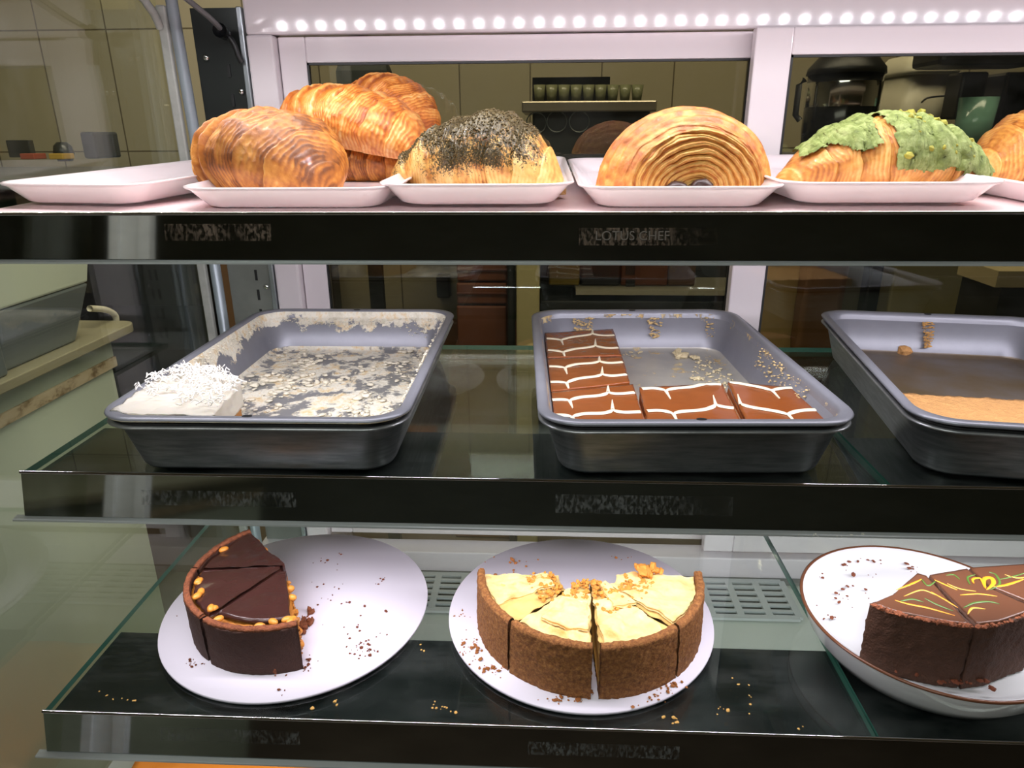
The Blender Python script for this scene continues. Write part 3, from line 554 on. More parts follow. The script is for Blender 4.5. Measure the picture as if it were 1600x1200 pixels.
while len(fl) < 420:
    s, t_ = rnd.random(), rnd.random(); e = rnd.uniform(0, 6.28)
    x, y = c_[0] + rnd.uniform(-.055, .062), c_[1] + rnd.uniform(-.05, .055); inside = False; n = len(q2); j = n - 1
    for i in range(n):
        if ((q2[i][1] > y) != (q2[j][1] > y)) and (x < (q2[j][0] - q2[i][0]) * (y - q2[i][1]) / (q2[j][1] - q2[i][1]) + q2[i][0]): inside = not inside
        j = i
    w_ = (y - (c_[1] - .045)) / .09 + (x - c_[0]) * 6
    if not inside or rnd.random() > w_: continue
    L_ = rnd.uniform(.004, .010); up_ = rnd.uniform(-.001, .005); b_ = np.array([x, y, cz + .005 + rnd.random() * .005]); d_ = np.array([cos(e), sin(e), 0]) * L_
    fl.append(tube([b_, b_ + d_ * .5 + np.array([0, 0, up_]), b_ + d_ + np.array([0, 0, up_ * .3])], .00055, 4))
OB('shredded_coconut', join(*fl), simple('coconut_shreds', (236, 233, 226), .7), ck, kind='stuff')
# five chocolate slices
t = NT('milk_chocolate_glaze'); t.bump(t.noise(300, 3), .03, .001); CHOC = t.set(base=t.mix(t.noise(45, 3), s2l((128, 66, 28)), s2l((144, 78, 36))), rough=.24, coat=.15)
CRE = simple('white_icing', (242, 232, 204), .45); SPG = simple('caramel_sponge', (196, 116, 56), .8, var=.35, vs_=160, bmp=.7, bs=380)
zt_ = -.2270
pieces = [([(851, 520), (958, 514), (971, 555), (855, 558)], 'chocolate slice at the back of the left column', .40, ),
          ([(855, 560), (972, 557), (984, 597), (858, 611)], 'chocolate slice in the middle of the left column', .35),
          ([(858, 613), (989, 600), (1010, 664), (864, 662)], 'chocolate slice in the front left corner of the pan', .3),
          ([(999, 605), (1128, 599), (1163, 664), (1013, 665)], 'chocolate slice in the middle of the front row, cut edge showing on its left', .5),
          ([(1137, 597), (1277, 607), (1327, 664), (1170, 665)], 'chocolate slice in the front right corner of the pan', .5)]
for k, (pp, lb, _) in enumerate(pieces):
    Q = [onz(u, v, zt_) for u, v in pp]; Q2 = [w_[:2] for w_ in Q]; s = T('chocolate_slice', lb, 'cake slice', (np.mean([w_[0] for w_ in Q]), np.mean([w_[1] for w_ in Q]), SZ + .006), 'feathered chocolate slices in the pan')
    ccw = Q2[::-1]; cc = np.mean(ccw, 0)
    OB('sponge', prism([cc + (w_ - cc) * .985 for w_ in ccw], SZ + .0064, zt_ - .0035, .0008, 200, k, nz=10, taper=intopan(P2, A2)), SPG, s)
    OB('chocolate_glaze', prism(ccw, zt_ - .0034, zt_, .0006, 90, k + 5, nz=3, taper=intopan(P2, A2)), CHOC, s)
    def bl(a, b): return (np.array(Q[0]) * (1 - a) * (1 - b) + np.array(Q[1]) * a * (1 - b) + np.array(Q[2]) * a * b + np.array(Q[3]) * (1 - a) * b)
    rows = [(.26, 1), (.74, 1)] if k < 3 else [(.06, 1), (.66, 1)]
    cus = ([(.22, 1), (.68, -1)] if k < 3 else [(.30, 1), (.80, -1)] if k == 3 else [(.02, -1), (.46, 1)]); 
    for ri, (t0, _s) in enumerate(rows):
        A = np.linspace(.02, .98, 70); cu = [(a_ + (.10 if k < 3 else .14) * ri * (0), d_) for a_, d_ in cus]; B = []
        for a_ in A:
            sh = sum(d_ * .105 * math.exp(-abs(a_ - c0) / .075) for c0, d_ in cu); bow = .03 * sin(a_ * 9 + k); B.append(t0 + sh + bow * .6)
        wv = [.0030 * (1 - .65 * max(math.exp(-((a_ - c0) / .03) ** 2) for c0, _ in cu)) for a_ in A]
        OB('icing_line', ribbon([bl(a_, min(max(b_, .02), .98)) + np.array([0, 0, .0004]) for a_, b_ in zip(A, B)], wv, .0009), CRE, s)
        for c0, d_ in cu:
            bb = [t0 + d_ * (.09 + .24 * j / 6) for j in range(7)]
            if min(bb) < .0 or max(bb) > 1: bb = [min(max(x_, .01), .99) for x_ in bb]
            OB('feather_stroke', ribbon([bl(min(c0 + .012 * j * .3, .99), b_) + np.array([0, 0, .0004]) for j, b_ in enumerate(bb)], [.0018 - .00022 * j for j in range(7)], .0010), CRE, s)
# crumb cake strip and lumps in the right pan
zc = -.2430; a_, b_ = onz(1468, 634, zc), onz(1620, 630, zc)
Q = [loc2(P3, A3, x, y) for x, y in ((-.1045, -.160), (.1045, -.160), (.1045, -.030), (-.1045, -.030))]
OB('crumb_cake', prism(Q, SZ + .0064, zc, .0018, 170, 2, .002, taper=intopan(P3, A3)), simple('tan_crumb', (214, 160, 100), .85, var=.25, vs_=220, bmp=.8, bs=420, bd=.002), label='tan crumb cake strip left at the front of the right pan', cat='cake')
q = onz(1412, 553, SZ + .006); m = lump((q[0], q[1], SZ + .011), .0095, rnd, .8); OB('cake_crumb', (rough(m[0], .001, 200), m[1]), simple('tan_crumb', (0, 0, 0)), label='tan cake lump in the back left corner of the right pan', cat='crumb', smooth=False)
def wallpatch(pts, r0, r1, seed, m, lb):
    OB('cake_residue', lumps(pts, r0, r1, seed, .5), m, label=lb, cat='crumbs', kind='stuff')
rnd = random.Random(31); pts = []
for _ in range(90):
    u = rnd.uniform(1512, 1545); v = 492 + 42 * rnd.random(); pts.append(ony(u, v, P3[1] + .162 - (.235 + SZ) * 0 - .006))
cr = simple('dried_batter', (206, 160, 96), .85, var=.4, vs_=120)
def backwall(c, a, uu, v0, v1, n, seed):
    rnd = random.Random(seed); o = []
    for _ in range(n):
        t_ = rnd.random(); zz = .046 - .030 * t_ * (v1); x = uu + (rnd.random() - .5) * v0 * (1 - .5 * t_); yy = (DPN / 2 - .0125) - (.0545 - zz) * .32; p = loc2(c, a, x, yy - .001); o.append((p[0], p[1], SZ + zz))
    return o
wallpatch(backwall(P3, A3, .000, .014, 1.0, 120, 2), .0010, .0028, 2, cr, 'dried tan batter streak on the back wall of the right pan')
wallpatch(backwall(P2, A2, -.062, .030, .7, 130, 3) + backwall(P2, A2, .028, .020, .8, 80, 4) + backwall(P2, A2, .098, .02, .8, 30, 5), .0008, .0026, 3, simple('pale_batter', (220, 192, 138), .85, var=.4, vs_=120), 'dried cream patches on the back wall of the middle pan')
def sidewall(c, a, side, y0, y1, n, seed, z0=.03, z1=.052):
    rnd = random.Random(seed); o = []
    for _ in range(n):
        zz = rnd.uniform(z0, z1); x = side * (WD / 2 - .0105 - (.0545 - zz) * .30 - .0006); p = loc2(c, a, x, rnd.uniform(y0, y1)); o.append((p[0], p[1], SZ + zz))
    return o
wallpatch(sidewall(P2, A2, 1, -.10, .03, 160, 8, .028, .05), .0006, .0020, 4, simple('pale_batter', (0, 0, 0)), 'cream smears on the right inner wall of the middle pan')
wallpatch(sidewall(P1, A1, -1, -.03, .15, 220, 9, .040, .052) + sidewall(P1, A1, 1, -.14, .15, 150, 10, .045, .053) + backwall(P1, A1, -.02, .19, .3, 220, 11) + backwall(P1, A1, .08, .04, .8, 60, 12), .0006, .0019, 5, simple('white_batter', (236, 230, 212), .8, var=.2, vs_=120), 'white coconut residue around the inner walls of the left pan')

# ------------------------------------------------------------------ cakes on the bottom shelf
BZ = -.4700
def disc(c, r, z0, z1): return loft([circle(r - .0004, z0, 96, c), circle(r, (z0 + z1) / 2, 96, c), circle(r - .0004, z1, 96, c)])
OB('cake_board', disc((-.256, .599), .1355, BZ + .0003, BZ + .0035), BOARD, label='round white cake board under the dark chocolate tart', cat='cake board', group='round cake boards')
OB('cake_board', disc((.040, .599), .1355, BZ + .0003, BZ + .0035), BOARD, label='round white cake board under the brown-crusted cream cake', cat='cake board', group='round cake boards')
B1 = BZ + .0035
def sweep(prof, c, a0, a1, amp, fr, seed, step=.0025):
    P = [np.array(prof[0], float)]
    for i in range(1, len(prof) + 1):
        a, b = np.array(prof[i - 1], float), np.array(prof[i % len(prof)], float); n = max(1, int(np.linalg.norm(b - a) / step))
        for k in range(1, n + 1): P.append(a + (b - a) * k / n)
    P = P[:-1]; n = len(P); R = max(p[0] for p in P); na = max(6, int((a1 - a0) * R / step)); V = []
    for i in range(na + 1):
        a = a0 + (a1 - a0) * i / na; V.extend([(c[0] + p[0] * cos(a), c[1] + p[0] * sin(a), p[1]) for p in P])
    V = np.array(V); zmin = V[:, 2].min(); V2 = rough(V, amp, fr, seed) if amp else V; fl = V[:, 2] < zmin + 1e-6; V2[fl, 2] = zmin
    return V2, gridF(na + 1, n, True) + [tuple(range(n)), tuple(range(na * n, (na + 1) * n))[::-1]]
CR_D = simple('chocolate_biscuit_crust', (66, 36, 24), .75, var=.35, vs_=180, bmp=.9, bs=520, bd=.0015)
t = NT('chocolate_crumb_rim'); t.bump(t.noise(600, 5), .9, .0015); CR_R = t.set(base=t.ramp(t.noise(300, 5, .7), [(.3, s2l((92, 48, 28))), (.7, s2l((160, 92, 56)))]), rough=.85)
CR_B = NT('golden_biscuit_crust'); t = CR_B; t.bump(t.noise(620, 6, .7), 1.0, .0016); CR_B = t.set(base=t.ramp(t.noise(330, 6, .72), [(.25, s2l((84, 48, 20))), (.5, s2l((146, 92, 44))), (.75, s2l((196, 140, 78)))]), rough=.8)
GAN = simple('dark_ganache', (62, 36, 32), .26, 0, .5, .1, var=.12, vs_=40, bmp=.06, bs=60)
CARA = simple('caramel_nut_filling', (186, 118, 44), .5, var=.45, vs_=140, bmp=.8, bs=260, bd=.002)
NUT = simple('roasted_peanut', (222, 146, 58), .35, var=.15, vs_=100, sss=.1)
c1 = (-.262, .592); R1 = .0955; z1 = -.4155
ang = lambda u, v, c, z: atan2(onz(u, v, z)[1] - c[1], onz(u, v, z)[0] - c[0]) % (2 * pi)
aA0, aAB, aBC, aC1 = ang(388, 826, c1, z1), ang(297, 888, c1, z1), ang(319, 962, c1, z1), ang(466, 974, c1, z1)
info = [(aA0, aAB - .01, 'back slice of the dark chocolate nut tart', 0.0), (aAB + .012, aBC - .015, 'left slice of the dark chocolate nut tart', .001), (aBC + .03, aC1, 'front slice of the dark chocolate nut tart, its cut side showing caramel and nuts', .002)]
for k, (a0, a1, lb, off) in enumerate(info):
    am = (a0 + a1) / 2; cc = (c1[0] + off * cos(am), c1[1] + off * sin(am)); s = T('tart_slice', lb, 'cake slice', (cc[0] + .05 * cos(am), cc[1] + .05 * sin(am), B1), 'slices of the dark chocolate nut tart'); tc = .0065
    OB('crust', sweep([(0, B1 + .0002), (R1 - .001, B1 + .0002), (R1, z1 - .002), (R1 - tc, z1 - .002), (R1 - tc, B1 + tc), (0, B1 + tc)], cc, a0, a1, .0009, 260, k + 1), CR_D, s)
    OB('crust_rim', sweep([(R1 + .0002, z1 - .002), (R1 - .001, z1 + .001), (R1 - tc + .001, z1 + .001), (R1 - tc, z1 - .002)], cc, a0, a1, .0009, 420, k + 3, .0016), CR_R, s)
    OB('filling', sweep([(0, B1 + tc), (R1 - tc, B1 + tc), (R1 - tc, z1 - .008), (0, z1 - .007)], cc, a0, a1, .0016, 200, k + 6), CARA, s)
    sl = (.0034, .0020, .0008)[k]
    OB('ganache', sweep([(0.004, z1 - .007), (R1 - tc - (.003 if k != 2 else .010), z1 - .0065), (R1 - tc - (.005 if k != 2 else .012), z1 - .003 + sl * .4), (0.004, z1 - .0022 + sl)], cc, a0 + .01, a1 - (.01 if k != 2 else .06), .0032, 42, k + 9, .002), GAN, s)
    rnd = random.Random(50 + k); N_ = (1, 6, 6)[k]
    for j in range(N_):
        a = a0 + (a1 - a0) * (rnd.uniform(.04, .96)); rr = R1 - tc - rnd.uniform(.002, .011); px_ = (cc[0] + rr * cos(a), cc[1] + rr * sin(a), z1 - .003 + rnd.uniform(0, .002))
        OB('peanut', ellipsoid(px_, .0052, .0034, .0030, rnd.uniform(0, 3)), NUT, s)
    if k == 2:   # the cut face: nuts sticking out
        for j in range(13):
            rr = .012 + .074 * rnd.random(); zz = z1 - .006 - .030 * rnd.random(); px_ = (cc[0] + rr * cos(a1) + .001, cc[1] + rr * sin(a1), zz); OB('peanut', ellipsoid(px_, .0046, .0034, .0034, rnd.uniform(0, 3)), NUT, s)
        pts = [(cc[0] + q_ * cos(a1) + .0008, cc[1] + q_ * sin(a1), z1 - .010 - .036 * rnd.random()) for q_ in [.010 + .078 * rnd.random() for _ in range(170)]]
        OB('cut_face_crumble', lumps(pts, .001, .0032, 5, .9), CARA, s, smooth=False, kind='stuff')
    if k == 0:
        for j in range(4): rr = .02 + .02 * j; px_ = (cc[0] + rr * cos(a0) , cc[1] + rr * sin(a0), z1 - .010); OB('peanut', ellipsoid(px_, .005, .0035, .0034, rnd.uniform(0, 3)), NUT, s)
rnd = random.Random(60); pts = []
for _ in range(60): t_ = rnd.random(); pts.append((c1[0] + .012 + rnd.gauss(0, .004) + .008, c1[1] - .095 + .10 * t_ + rnd.gauss(0, .003), B1))
OB('crumb_pile', lumps(pts, .001, .0052, 61, .8), CR_R, label='dark crumbs fallen along the cut side of the chocolate tart', cat='crumbs', kind='stuff', smooth=False)
# cream cake in four slices
c2 = (.048, .5925); R2 = .1110; z2 = -.4125
aw = [ang(u, v, c2, z2) for u, v in ((748, 888), (806, 966), (932, 1008), (1058, 979), (1096, 892))]; aw = [a if a > 2 else a + 2 * pi for a in aw]
names = ['left end slice of the brown-crusted cream cake', 'front left slice of the brown-crusted cream cake', 'front right slice of the brown-crusted cream cake, pale filling showing at the gap', 'right end slice of the brown-crusted cream cake']
CREAM = NT('baked_cream_sheet'); t = CREAM; t.bump(t.noise(90, 5), .35, .0015); CREAM = t.set(base=t.ramp(t.noise(38, 5, .6), [(.30, s2l((216, 180, 112))), (.52, s2l((236, 208, 146))), (.72, s2l((206, 150, 76)))]), rough=.38, sss=.08)
FILL = simple('custard_filling', (222, 186, 112), .6, var=.25, vs_=90, bmp=.5, bs=220)
NUTC = simple('golden_nut_crumble', (206, 138, 54), .8, var=.4, vs_=160)
for k in range(4):
    a0, a1 = aw[k] + .008, aw[k + 1] - .008
    if k == 1: a1 -= .020
    if k == 2: a0 += .022
    am = (a0 + a1) / 2; off = .0012; cc = (c2[0] + off * cos(am), c2[1] + off * sin(am)); s = T('cake_slice', names[k], 'cake slice', (cc[0] + .06 * cos(am), cc[1] + .06 * sin(am), B1), 'slices of the brown-crusted cream cake'); tc = .0075; ri = .030 if k in (0, 3) else .006
    OB('crust', sweep([(ri, B1 + .0002), (R2 + .0015, B1 + .0002), (R2, z2 - .001), (R2 - .002, z2 + .0012), (R2 - tc + .001, z2 + .0010), (R2 - tc, z2 - .001), (R2 - tc - .001, B1 + tc), (ri, B1 + tc)], cc, a0, a1, .0012, 300, k + 21, .0018), CR_B, s)
    rin = R2 - tc; OB('filling', sweep([(ri, B1 + tc), (rin, B1 + tc), (rin, z2 - .006), (ri, z2 - .007)], cc, a0, a1, .0022, 110, k + 25, .0025), FILL, s)
    # wavy baked cream sheet on top
    for j, (ra, rb, fa, fb, h) in enumerate([[(.040, rin - .002, .05, .62, .001)], [(.030, rin - .001, .06, .97, .002), (.050, .088, .25, .92, .006)], [(.042, rin - .001, .03, .9, .0015), (.020, .060, .45, .98, .004)], [(.028, rin - .002, .03, .95, .002)]][k]):
        nr, na = 26, 60; V = []
        for zz in (0, -.0022):
            for i in range(nr):
                for jj in range(na):
                    r = ra + (rb - ra) * i / (nr - 1); a = a0 + (a1 - a0) * (fa + (fb - fa) * jj / (na - 1)); w_ = float(1)
                    V.append((cc[0] + r * cos(a), cc[1] + r * sin(a), z2 - .0045 + h + zz))
        V = rough(np.array(V), .0038, 75, 90 + k * 3 + j); V[:, 2] = np.maximum(V[:, 2], z2 - .010); n0 = nr * na; F = gridF(nr, na) + [tuple(n0 + i for i in q_[::-1]) for q_ in gridF(nr, na)]
        bd = [i for i in range(na)] + [i * na + na - 1 for i in range(1, nr)] + [(nr - 1) * na + i for i in range(na - 2, -1, -1)] + [i * na for i in range(nr - 2, 0, -1)]
        F += [(bd[i], bd[(i + 1) % len(bd)], bd[(i + 1) % len(bd)] + n0, bd[i] + n0) for i in range(len(bd))]; OB('cream_sheet', (V, F), CREAM, s)
    rnd = random.Random(80 + k); pts = []
    for _ in range(170):
        r = rnd.uniform(ri + .004, .062); a = rnd.uniform(a0 + .02, a1 - .02); pts.append((cc[0] + r * cos(a), cc[1] + r * sin(a), z2 - .006 + rnd.random() * .003))
    OB('nut_crumble', lumps(pts, .0008, .0030, 81 + k, .7), NUTC, s, smooth=False, kind='stuff')
q = onz(1012, 898, z2 - .002); rnd = random.Random(5); m = join(*[lump((q[0] + rnd.gauss(0, .005), q[1] + rnd.gauss(0, .004), z2 + .001 + rnd.random() * .005), rnd.uniform(.002, .006), rnd, .8) for _ in range(26)])
OB('cake_crumb', m, NUTC, label='golden crumb clump lying on the back of the cream cake', cat='crumb', smooth=False)

# plate and marbled cake on the right
rp = (.3650, .5590); RR = .1120
pl = T('deep_plate', 'white ceramic deep plate with a thin brown rim', 'plate', (*rp, BZ))
OB('plate_body', loft([circle(.078, BZ + .0003, 96, rp), circle(.084, BZ + .0008, 96, rp), circle(.092, BZ + .006, 96, rp), circle(.103, BZ + .020, 96, rp), circle(RR - .001, BZ + .0415, 96, rp), circle(RR - .0005, BZ + .0428, 96, rp), circle(RR - .003, BZ + .0428, 96, rp), circle(.101, BZ + .0358, 96, rp), circle(.094, BZ + .0325, 96, rp), circle(.080, BZ + .0315, 96, rp)]), CERAM, pl)
OB('rim_line', loft([circle(RR - .0028, BZ + .0430, 96, rp), circle(RR - .0010, BZ + .0440, 96, rp), circle(RR + .0004, BZ + .0430, 96, rp), circle(RR - .0002, BZ + .0415, 96, rp)], False, False), BRIM, pl)
zb_, z3 = BZ + .0435, -.3750
CR_M = simple('cocoa_biscuit_crust', (78, 48, 32), .8, var=.4, vs_=190, bmp=1.0, bs=480, bd=.0016)
MAR = simple('brown_chocolate_top', (96, 62, 44), .28, 0, .5, .1, var=.1, vs_=30)
LM = [('marbled chocolate cake slice, leftmost on the ceramic plate', [(1359, 944), (1375, 952), (1400, 960), (1430, 966), (1465, 973), (1500, 979), (1522, 981), (1447, 901), (1433, 897), (1412, 915), (1395, 931)]),
      ('marbled chocolate cake slice with the orange and green flower swirl', [(1526, 982), (1560, 978), (1600, 964), (1626, 955), (1542, 919), (1510, 890), (1451, 900)]),
      ('marbled chocolate cake slice at the right frame edge behind the flower swirl', [(1545, 917), (1629, 952), (1668, 938), (1690, 915), (1690, 893), (1600, 883), (1514, 889)])]
slm = []
for k, (lb, pp) in enumerate(LM):
    Q = [onz(u, v, z3)[:2] for u, v in pp]
    if k == 2: Q = [np.array(q_) for q_ in Q]
    s = T('cake_slice', lb, 'cake slice', (*np.mean(Q, 0), zb_), 'slices of the marbled chocolate cake'); slm.append(s)
    OB('crust', prism(Q, zb_ - .010, z3, .0013, 230, k + 41, .002, 26), CR_M, s)
    cc = np.mean(Q, 0); sh = .945; Q2 = []
    for q_, (u, v) in zip(Q, pp): out_ = (v > 925 and (v - 944) > -4 and k < 2 and u not in (1542, 1447, 1451, 1395)) ; Q2.append(cc + (q_ - cc) * (.90 if out_ else .985))
    OB('chocolate_top', prism(Q2, z3 - .004, z3 + .0016, .0003, 60, k, .003, 3), MAR, s)
    rnd = random.Random(k); pts = []
    for i, (q_, (u, v)) in enumerate(zip(Q, pp)):
        if k < 2 and v > 940 and u not in (1542, 1447, 1451, 1395):
            qn = Q[(i + 1) % len(Q)]
            if pp[(i + 1) % len(Q)][1] < 930: continue
            for _ in range(26): t_ = rnd.random(); pq = q_ + (qn - q_) * t_; pq = pq + (cc - pq) * rnd.uniform(.0, .08); pts.append((*pq, z3 - .001))
    if pts: OB('rim_crumbs', lumps(pts, .001, .0030, k, .7), CR_R, s, smooth=False, kind='stuff')
def swirl(s, pp, wd, m): P = smoothpath([onz(u, v, z3 + .0018) for u, v in pp], 8); n = len(P); OB('icing_swirl', ribbon(P, [wd * (sin(pi * (i + .5) / n) ** .7) for i in range(n)], .0004), m, s)
ORA = simple('orange_icing', (232, 148, 36), .4); GRN = simple('green_icing', (74, 108, 44), .4); YEL = simple('yellow_icing', (214, 160, 60), .4)
for pp, wd, m, k in [([(1398, 938), (1420, 944), (1450, 950), (1492, 962)], .0012, ORA, 0), ([(1400, 922), (1425, 912), (1440, 905)], .0010, ORA, 0), ([(1405, 940), (1425, 936), (1443, 941)], .0011, GRN, 0), ([(1412, 932), (1440, 922), (1462, 930)], .0008, YEL, 0), ([(1440, 905), (1450, 915), (1462, 908)], .0009, GRN, 0), ([(1445, 935), (1465, 945), (1490, 955)], .0010, GRN, 0), ([(1455, 925), (1478, 938), (1497, 950)], .0008, ORA, 0),
                     ([(1522, 912), (1520, 905), (1532, 904), (1538, 918)], .0012, ORA, 1), ([(1541, 922), (1552, 912), (1549, 903), (1538, 905), (1540, 920)], .0020, ORA, 1), ([(1516, 914), (1512, 902), (1524, 898)], .0009, GRN, 1), ([(1546, 922), (1562, 912), (1556, 898), (1545, 894)], .0010, GRN, 1), ([(1500, 906), (1490, 898), (1478, 899)], .0009, GRN, 1), ([(1500, 930), (1530, 928), (1558, 932)], .0009, ORA, 1), ([(1505, 950), (1522, 942), (1545, 940), (1562, 944)], .0011, GRN, 1), ([(1512, 960), (1520, 950), (1540, 952)], .0010, YEL, 1), ([(1480, 912), (1500, 920), (1525, 924)], .0007, YEL, 1), ([(1460, 906), (1480, 915), (1496, 922)], .0009, ORA, 1),
                     ([(1552, 917), (1572, 914), (1600, 905)], .0013, ORA, 2), ([(1560, 906), (1585, 900), (1605, 894)], .0008, GRN, 2), ([(1570, 898), (1590, 903), (1612, 900)], .0008, YEL, 2)]: swirl(slm[k], pp, wd, m)
# crumbs
def pxcrumbs(spec, z, r0, r1, seed, m, lb, name='crumbs'):
    rnd = random.Random(seed); pts = []
    for (u, v, su, sv, n) in spec:
        for _ in range(n): pts.append(onz(u + rnd.gauss(0, su), v + rnd.gauss(0, sv), z))
    OB(name, lumps(pts, r0, r1, seed, .6), m, label=lb, cat='crumbs', kind='stuff', smooth=False)
pxcrumbs([(570, 1014, 14, 9, 40), (540, 940, 4, 3, 5), (515, 920, 14, 16, 12), (505, 875, 20, 8, 8), (300, 1035, 8, 8, 14), (475, 1040, 8, 6, 22), (436, 1082, 6, 3, 3), (595, 907, 4, 4, 6), (560, 960, 30, 20, 12), (277, 962, 1, 1, 1)], B1, .0006, .0022, 7, simple('red_brown_crumbs', (110, 56, 34), .9), 'red-brown crumbs scattered on the board beside the chocolate tart')
pxcrumbs([(735, 1008, 9, 10, 36), (768, 1045, 12, 6, 26), (725, 960, 10, 5, 10), (800, 885, 16, 8, 16), (880, 1092, 20, 4, 40), (1040, 1075, 14, 6, 26), (1025, 1088, 8, 5, 12), (970, 872, 12, 3, 5), (980, 905, 10, 3, 24), (925, 1085, 5, 3, 6), (992, 1102, 3, 2, 3)], B1, .0006, .0026, 8, simple('brown_crumbs', (158, 98, 50), .9), 'brown crumbs scattered on the board around the cream cake')
pxcrumbs([(160, 1080, 5, 5, 2), (195, 1095, 14, 3, 5), (488, 1107, 3, 2, 2), (530, 1098, 3, 4, 3), (660, 1015, 4, 5, 3), (678, 1098, 6, 5, 4), (693, 1106, 5, 3, 4), (712, 1114, 4, 2, 2), (1050, 1122, 6, 2, 3), (1062, 1130, 12, 2, 3), (1150, 1068, 3, 5, 2), (1172, 1090, 3, 8, 5), (1130, 1110, 8, 4, 5), (1255, 1136, 3, 2, 2)], BZ + .0003, .0008, .0023, 9, simple('golden_crumbs', (226, 176, 96), .85), 'golden crumbs lying on the bottom glass shelf')
pz = BZ + .0345
pxcrumbs([(1322, 884, 6, 3, 7), (1282, 900, 3, 3, 5), (1322, 917, 4, 3, 6), (1370, 878, 16, 5, 9), (1425, 888, 8, 4, 8), (1292, 965, 8, 3, 5), (1330, 935, 22, 12, 12), (1350, 898, 16, 6, 5)], pz, .0007, .0030, 10, simple('cocoa_crumbs', (112, 58, 34), .9), 'cocoa crumbs scattered on the brown-rimmed plate')
pxcrumbs([(1494, 1066, 14, 3, 24), (1545, 1078, 5, 2, 6), (1420, 1052, 20, 3, 8)], BZ + .040, .0008, .003, 11, simple('cocoa_crumbs', (0, 0, 0)), 'crumbs along the foot of the marbled chocolate cake')
pxcrumbs([(1285, 836, 26, 1.5, 22), (1120, 832, 14, 1, 8)], -.3035, .0005, .0014, 12, simple('pale_dust', (206, 206, 196), .9), 'pale dust caught on the flange of the middle shelf lip')
# orange cake glimpsed below the bottom lip
a, b = ony(205, 1196, .52), ony(480, 1196, .52)
OB('orange_cake', prism([(a[0], .515), (b[0], .515), (b[0], .70), (a[0], .70)], -.6495, a[2] - .002, .0015, 60, 5, .006, 8), simple('orange_glaze', (232, 140, 48), .35), label='orange glazed cake on the case floor below the bottom shelf', cat='cake')

# ------------------------------------------------------------------ the kitchen seen through the doors
def pbox(u0, v0, u1, v1, Y, dp, zb=None): a, b = ony(u0, v0, Y), ony(u1, v1, Y); return box(min(a[0], b[0]), max(a[0], b[0]), Y, Y + dp, min(a[2], b[2]) if zb is None else zb, max(a[2], b[2]))
def K(name, m, Y, dp, px, label, cat, parts=(), bev=.006, group=None, parent=None, zb=None):
    o = OB(name, pbox(*px, Y, dp, zb), m, None, False, bev=bev, label=label, cat=cat, group=group)
    for (nm, m2, px2, Y2, dp2) in parts: OB(nm, pbox(*px2, Y2, dp2), m2, o, False, bev=.002)
    return o
DARK = simple('dark_appliance', (34, 38, 40), .35); BRN = simple('brown_crate', (104, 58, 34), .6, var=.25, vs_=12); WOOD = simple('brown_board', (112, 78, 40), .6, var=.3, vs_=9); CREM = simple('cream_plastic', (206, 200, 178), .4); STN = simple('stainless_worktop', (150, 160, 170), .3, .6)
ch = K('high_chair', simple('dark_green_fabric', (40, 46, 44), .7), 1.9, .06, (520, 97, 612, 190), 'dark high-backed chair behind the left rear door', 'chair', bev=.02)
q = ony(566, 180, 1.95); OB('pillar', box(q[0] - .02, q[0] + .02, 1.962, 1.985, -1.2985, q[2] + .03), BLK, ch, False)
WTZ = ony(800, 262, 2.02)[2]; SDZ = ony(1400, 246, 1.46)[2]; SHZ = ony(1000, 453, 2.20)[2]
sh = OB('coffee_machine', pbox(832, 174, 1012, 250, 2.15, .30, WTZ + .0005), DARK, None, False, bev=.006, label='dark coffee machine with round gauges and cups on top', cat='coffee machine')
OB('top_tray', pbox(815, 158, 1026, 174, 2.10, .34), simple('warm_steel', (150, 142, 128), .25, .8), sh, False, bev=.004); OB('back_panel', pbox(832, 121, 952, 158, 2.40, .04), BLKG, sh, False)
for u, v in ((838, 192), (870, 190), (905, 190)):
    q = ony(u, v, 2.145); OB('gauge_ring', ([(q[0] + r * cos(k * pi / 12), 2.145 + dy, q[2] + r * sin(k * pi / 12)) for r, dy in ((.030, 0), (.030, -.006), (.027, -.006), (.027, 0)) for k in range(24)], gridF(4, 24, True)), simple('gauge_steel', (120, 124, 122), .3, .5), sh)
for k in range(9):
    u = 843 + k * 19; q = ony(u, 157, 2.2); OB('cup', loft([circle(.013, q[2], 16, (q[0], 2.2)), circle(.018, q[2] + .042, 16, (q[0], 2.2)), circle(.016, q[2] + .042, 16, (q[0], 2.2)), circle(.012, q[2] + .004, 16, (q[0], 2.2))]), simple('olive_glass_cup', (120, 122, 92), .25), label=['leftmost', 'second from left', 'third from left', 'fourth from left', 'middle', 'fourth from right', 'third from right', 'second from right', 'rightmost'][k] + ' small cup in the row on top of the coffee machine', cat='cup', group='cups on the coffee machine')
q = ony(1332, 205, 1.50); q[2] = SDZ + .051; qt = ony(1332, 112, 1.50); cxy = (q[0], 1.575)
po = T('stock_pot', 'dark pot with chrome band behind the right rear door', 'pot', (q[0], 1.575, q[2] - .05))
OB('pot_body', loft([circle(.068, q[2] - .05, 40, cxy), circle(.072, q[2], 40, cxy), circle(.072, qt[2], 40, cxy)]), BLKG, po); OB('chrome_band', loft([circle(.0725, q[2] + .045, 40, cxy), circle(.0732, q[2] + .05, 40, cxy), circle(.0732, qt[2] - .02, 40, cxy), circle(.0725, qt[2] - .015, 40, cxy)], False, False), CHROME, po)
